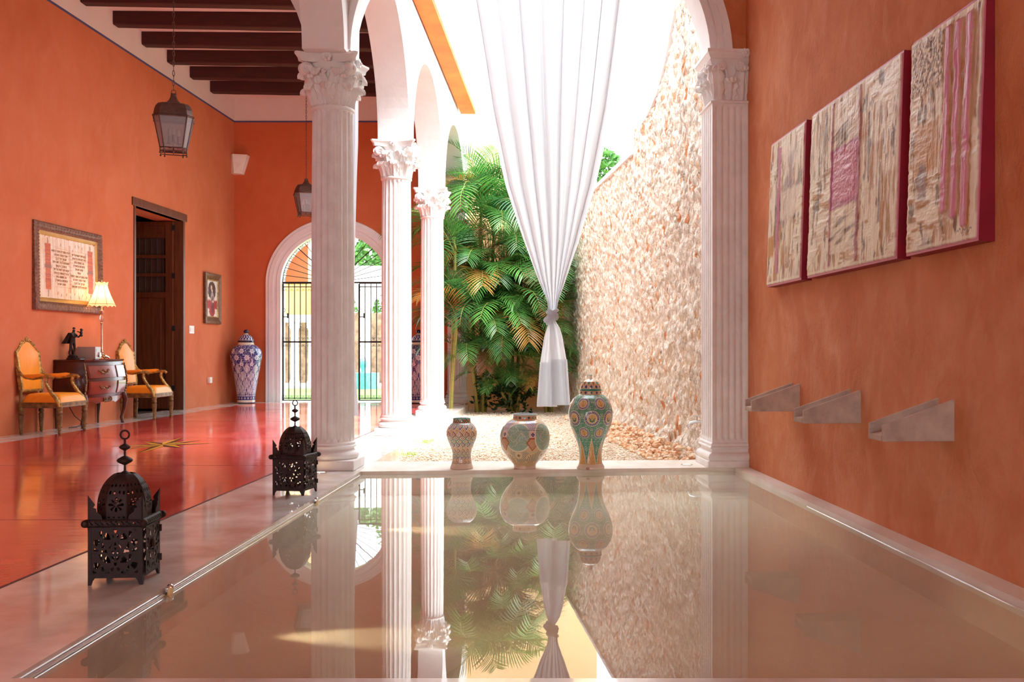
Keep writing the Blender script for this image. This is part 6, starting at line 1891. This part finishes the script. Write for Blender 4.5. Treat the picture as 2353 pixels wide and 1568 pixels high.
# gravel: loose stones over the bed, and fallen rubble at the foot of the wall
def stones(name, n, sizes, place, m, seed, flat=.6):
    rnd = np.random.RandomState(seed)
    t = (1 + 5 ** .5) / 2
    ico = np.array([(-1, t, 0), (1, t, 0), (-1, -t, 0), (1, -t, 0), (0, -1, t), (0, 1, t), (0, -1, -t), (0, 1, -t), (t, 0, -1), (t, 0, 1), (-t, 0, -1), (-t, 0, 1)]) / math.hypot(1, t)
    F = np.array([(0, 11, 5), (0, 5, 1), (0, 1, 7), (0, 7, 10), (0, 10, 11), (1, 5, 9), (5, 11, 4), (11, 10, 2), (10, 7, 6), (7, 1, 8), (3, 9, 4), (3, 4, 2), (3, 2, 6), (3, 6, 8), (3, 8, 9), (4, 9, 5), (2, 4, 11), (6, 2, 10), (8, 6, 7), (9, 8, 1)])
    V = []; FF = []
    for k in range(n):
        x, y, z = place(rnd); s = rnd.uniform(*sizes); q = rnd.uniform(.6, 1.3, 3) * s; q[2] *= flat
        a = rnd.uniform(0, 6.28); c, s_ = math.cos(a), math.sin(a); v = ico * q * rnd.uniform(.8, 1.15, (12, 1))
        V.append(np.stack([v[:, 0] * c - v[:, 1] * s_ + x, v[:, 0] * s_ + v[:, 1] * c + y, v[:, 2] + z], 1)); FF.append(F + 12 * k)
    me = bpy.data.meshes.new(name); me.from_pydata(np.concatenate(V).tolist(), [], np.concatenate(FF).tolist()); me.materials.append(m)
    return link(name, me)
def gmat(name, stops):
    m, nt, b = new_mat(name); b.inputs['Roughness'].default_value = .85
    v = N(nt, 'ShaderNodeTexVoronoi', Scale=34); nt.links.new(obj_co(nt), v.inputs['Vector']); s = nt.nodes.new('ShaderNodeSeparateColor'); nt.links.new(v.outputs['Color'], s.inputs[0])
    nt.links.new(ramp(nt, s.outputs[0], stops), b.inputs['Base Color']); return m
M_GRAV = gmat('pale_gravel', [(0, lin(226, 214, 196)), (.5, lin(238, 230, 216)), (.85, lin(214, 192, 164)), (1, lin(196, 140, 102))])
def pl_g(r):
    y = 8.95 + (18.6 - 8.95) * r.rand() ** 1.5; x0 = -1.73 - .006 * (y - 9); x1 = XS(y) - .16; return (x0 + (x1 - x0) * r.rand(), y, -.118)
tag(stones('gravel', 14000, (.008, .017), pl_g, M_GRAV, 1), 'pale loose gravel covering the courtyard between arcade and rubble wall', 'gravel', kind='stuff')
def pl_r(r):
    y = 9.1 + (16.5 - 9.1) * r.rand() ** 1.2; t = r.rand() ** 1.6; return (XS(y) - .14 - .28 * t, y, -.10 + .16 * (1 - t) ** 2 * r.rand())
tag(stones('fallen_rubble', 900, (.018, .05), pl_r, gmat('orange_rubble', [(0, lin(236, 222, 202)), (.5, lin(228, 190, 150)), (1, lin(208, 140, 96))]), 2, .8), 'loose cream and orange rubble heaped along the foot of the stone wall', 'rubble', kind='stuff')

# ------------------------------------------------------------------ second patio beyond the gate
M_LAWN = mat('lawn_green', lin(84, 140, 44), lin(110, 164, 60), rough=.9, scale=30, bmp=.5, bscale=80)
mb = MB(); mb.box(-12, 0, 19.6, 20.2, -.3, 0); mb.box(-12, 0, 26.6, 28.6, -.3, .06); st(mb.build('ground', M_LEDGE, smooth=False))
mb = MB(); mb.box(-12, 0, 20.2, 26.6, -.3, -.01); st(mb.build('ground', M_LAWN, smooth=False))
mb = MB(); mb.box(-8.4, -5.15, 20.0, 20.25, 2.32, 5.4); st(mb.build('wall_porch', M_PEACH, smooth=False))
# far arcade: white wall with pointed looking arches, rubble behind
arch_wall('wall_far_arcade', (-7.0, 28.6), (-3.2, 28.6), .15, [(.78, .36, .85, 1.75, .06), (1.75, .36, .85, 1.75, .06), (2.75, .36, .85, 1.75, .06)], .06, 3.4, [M_WHITE])
mb = MB(); mb.box(-11.5, -2.5, 29.6, 29.9, -.3, 2.1); st(mb.build('wall_far', mat('far_stone_darkened', lin(150, 128, 104), lin(112, 92, 74), rough=.9, scale=6, bmp=.6, bscale=12), smooth=False))  # stone colour darkened to hold back the strong light beyond the gate
mb = MB(); mb.box(-11.5, -7.0, 29.2, 29.5, 1.95, 3.3); st(mb.build('wall_far', mat('far_peach_darkened', lin(214, 150, 80), rough=.9), smooth=False))  # peach wall, its colour darkened against the same strong light
mb = MB(); mb.box(-11.5, -7.0, 28.3, 28.9, 1.8, 2.0); st(mb.build('wall_far', M_WHITE, smooth=False))
for k, (x, lab) in enumerate(((-7.72, 'slender far white column seen through the bars of the left gate leaf'), (-7.22, 'slender far white column seen just right of the left gate leaf'))):
    o = copy_tree(col1); o.location = (x, 28.5, .06); o.scale = (.62, .62, .5); tag(o, lab, 'column'); o['group'] = 'far columns of the second patio'
fp = palm((-5.9, 24.5, -.02), 'small bright palm on the lawn beyond the gate', [(0, 0, .7, 8, D, 3.1, .75), (.1, .1, 1.3, 8, D, 3.1, .75)], 9); fp['group'] = 'palms on the far lawn'
bush('tree', (-5.2, 33.0, -.4), 'green tree showing above the far arcade through the fanlight', 'tree', 2.2, 1.5, 1.8, 3500, .13, M_TREE, 11, trunk=2.6)
fo = thing('patio_fountain', (-5.30, 26.2, -.01), 'small teal tiled fountain on the lawn, seen through the right gate leaf', 'fountain')
M_TEAL = mat('teal_tile', lin(90, 170, 150), lin(60, 130, 140), rough=.3, scale=20)
mb = MB(); mb.prism([(.42 * math.cos(PI / 8 + k * PI / 4), .42 * math.sin(PI / 8 + k * PI / 4)) for k in range(8)], 0, .42); mb.build('basin', M_TEAL, fo, smooth=False)
mb = MB(); mb.lathe([(0, .42), (.08, .42), (.06, .5), (.1, .6), (.12, .68), (.09, .76), (.04, .82), (.0, .84)], 20); mb.build('urn', M_TEAL, fo)
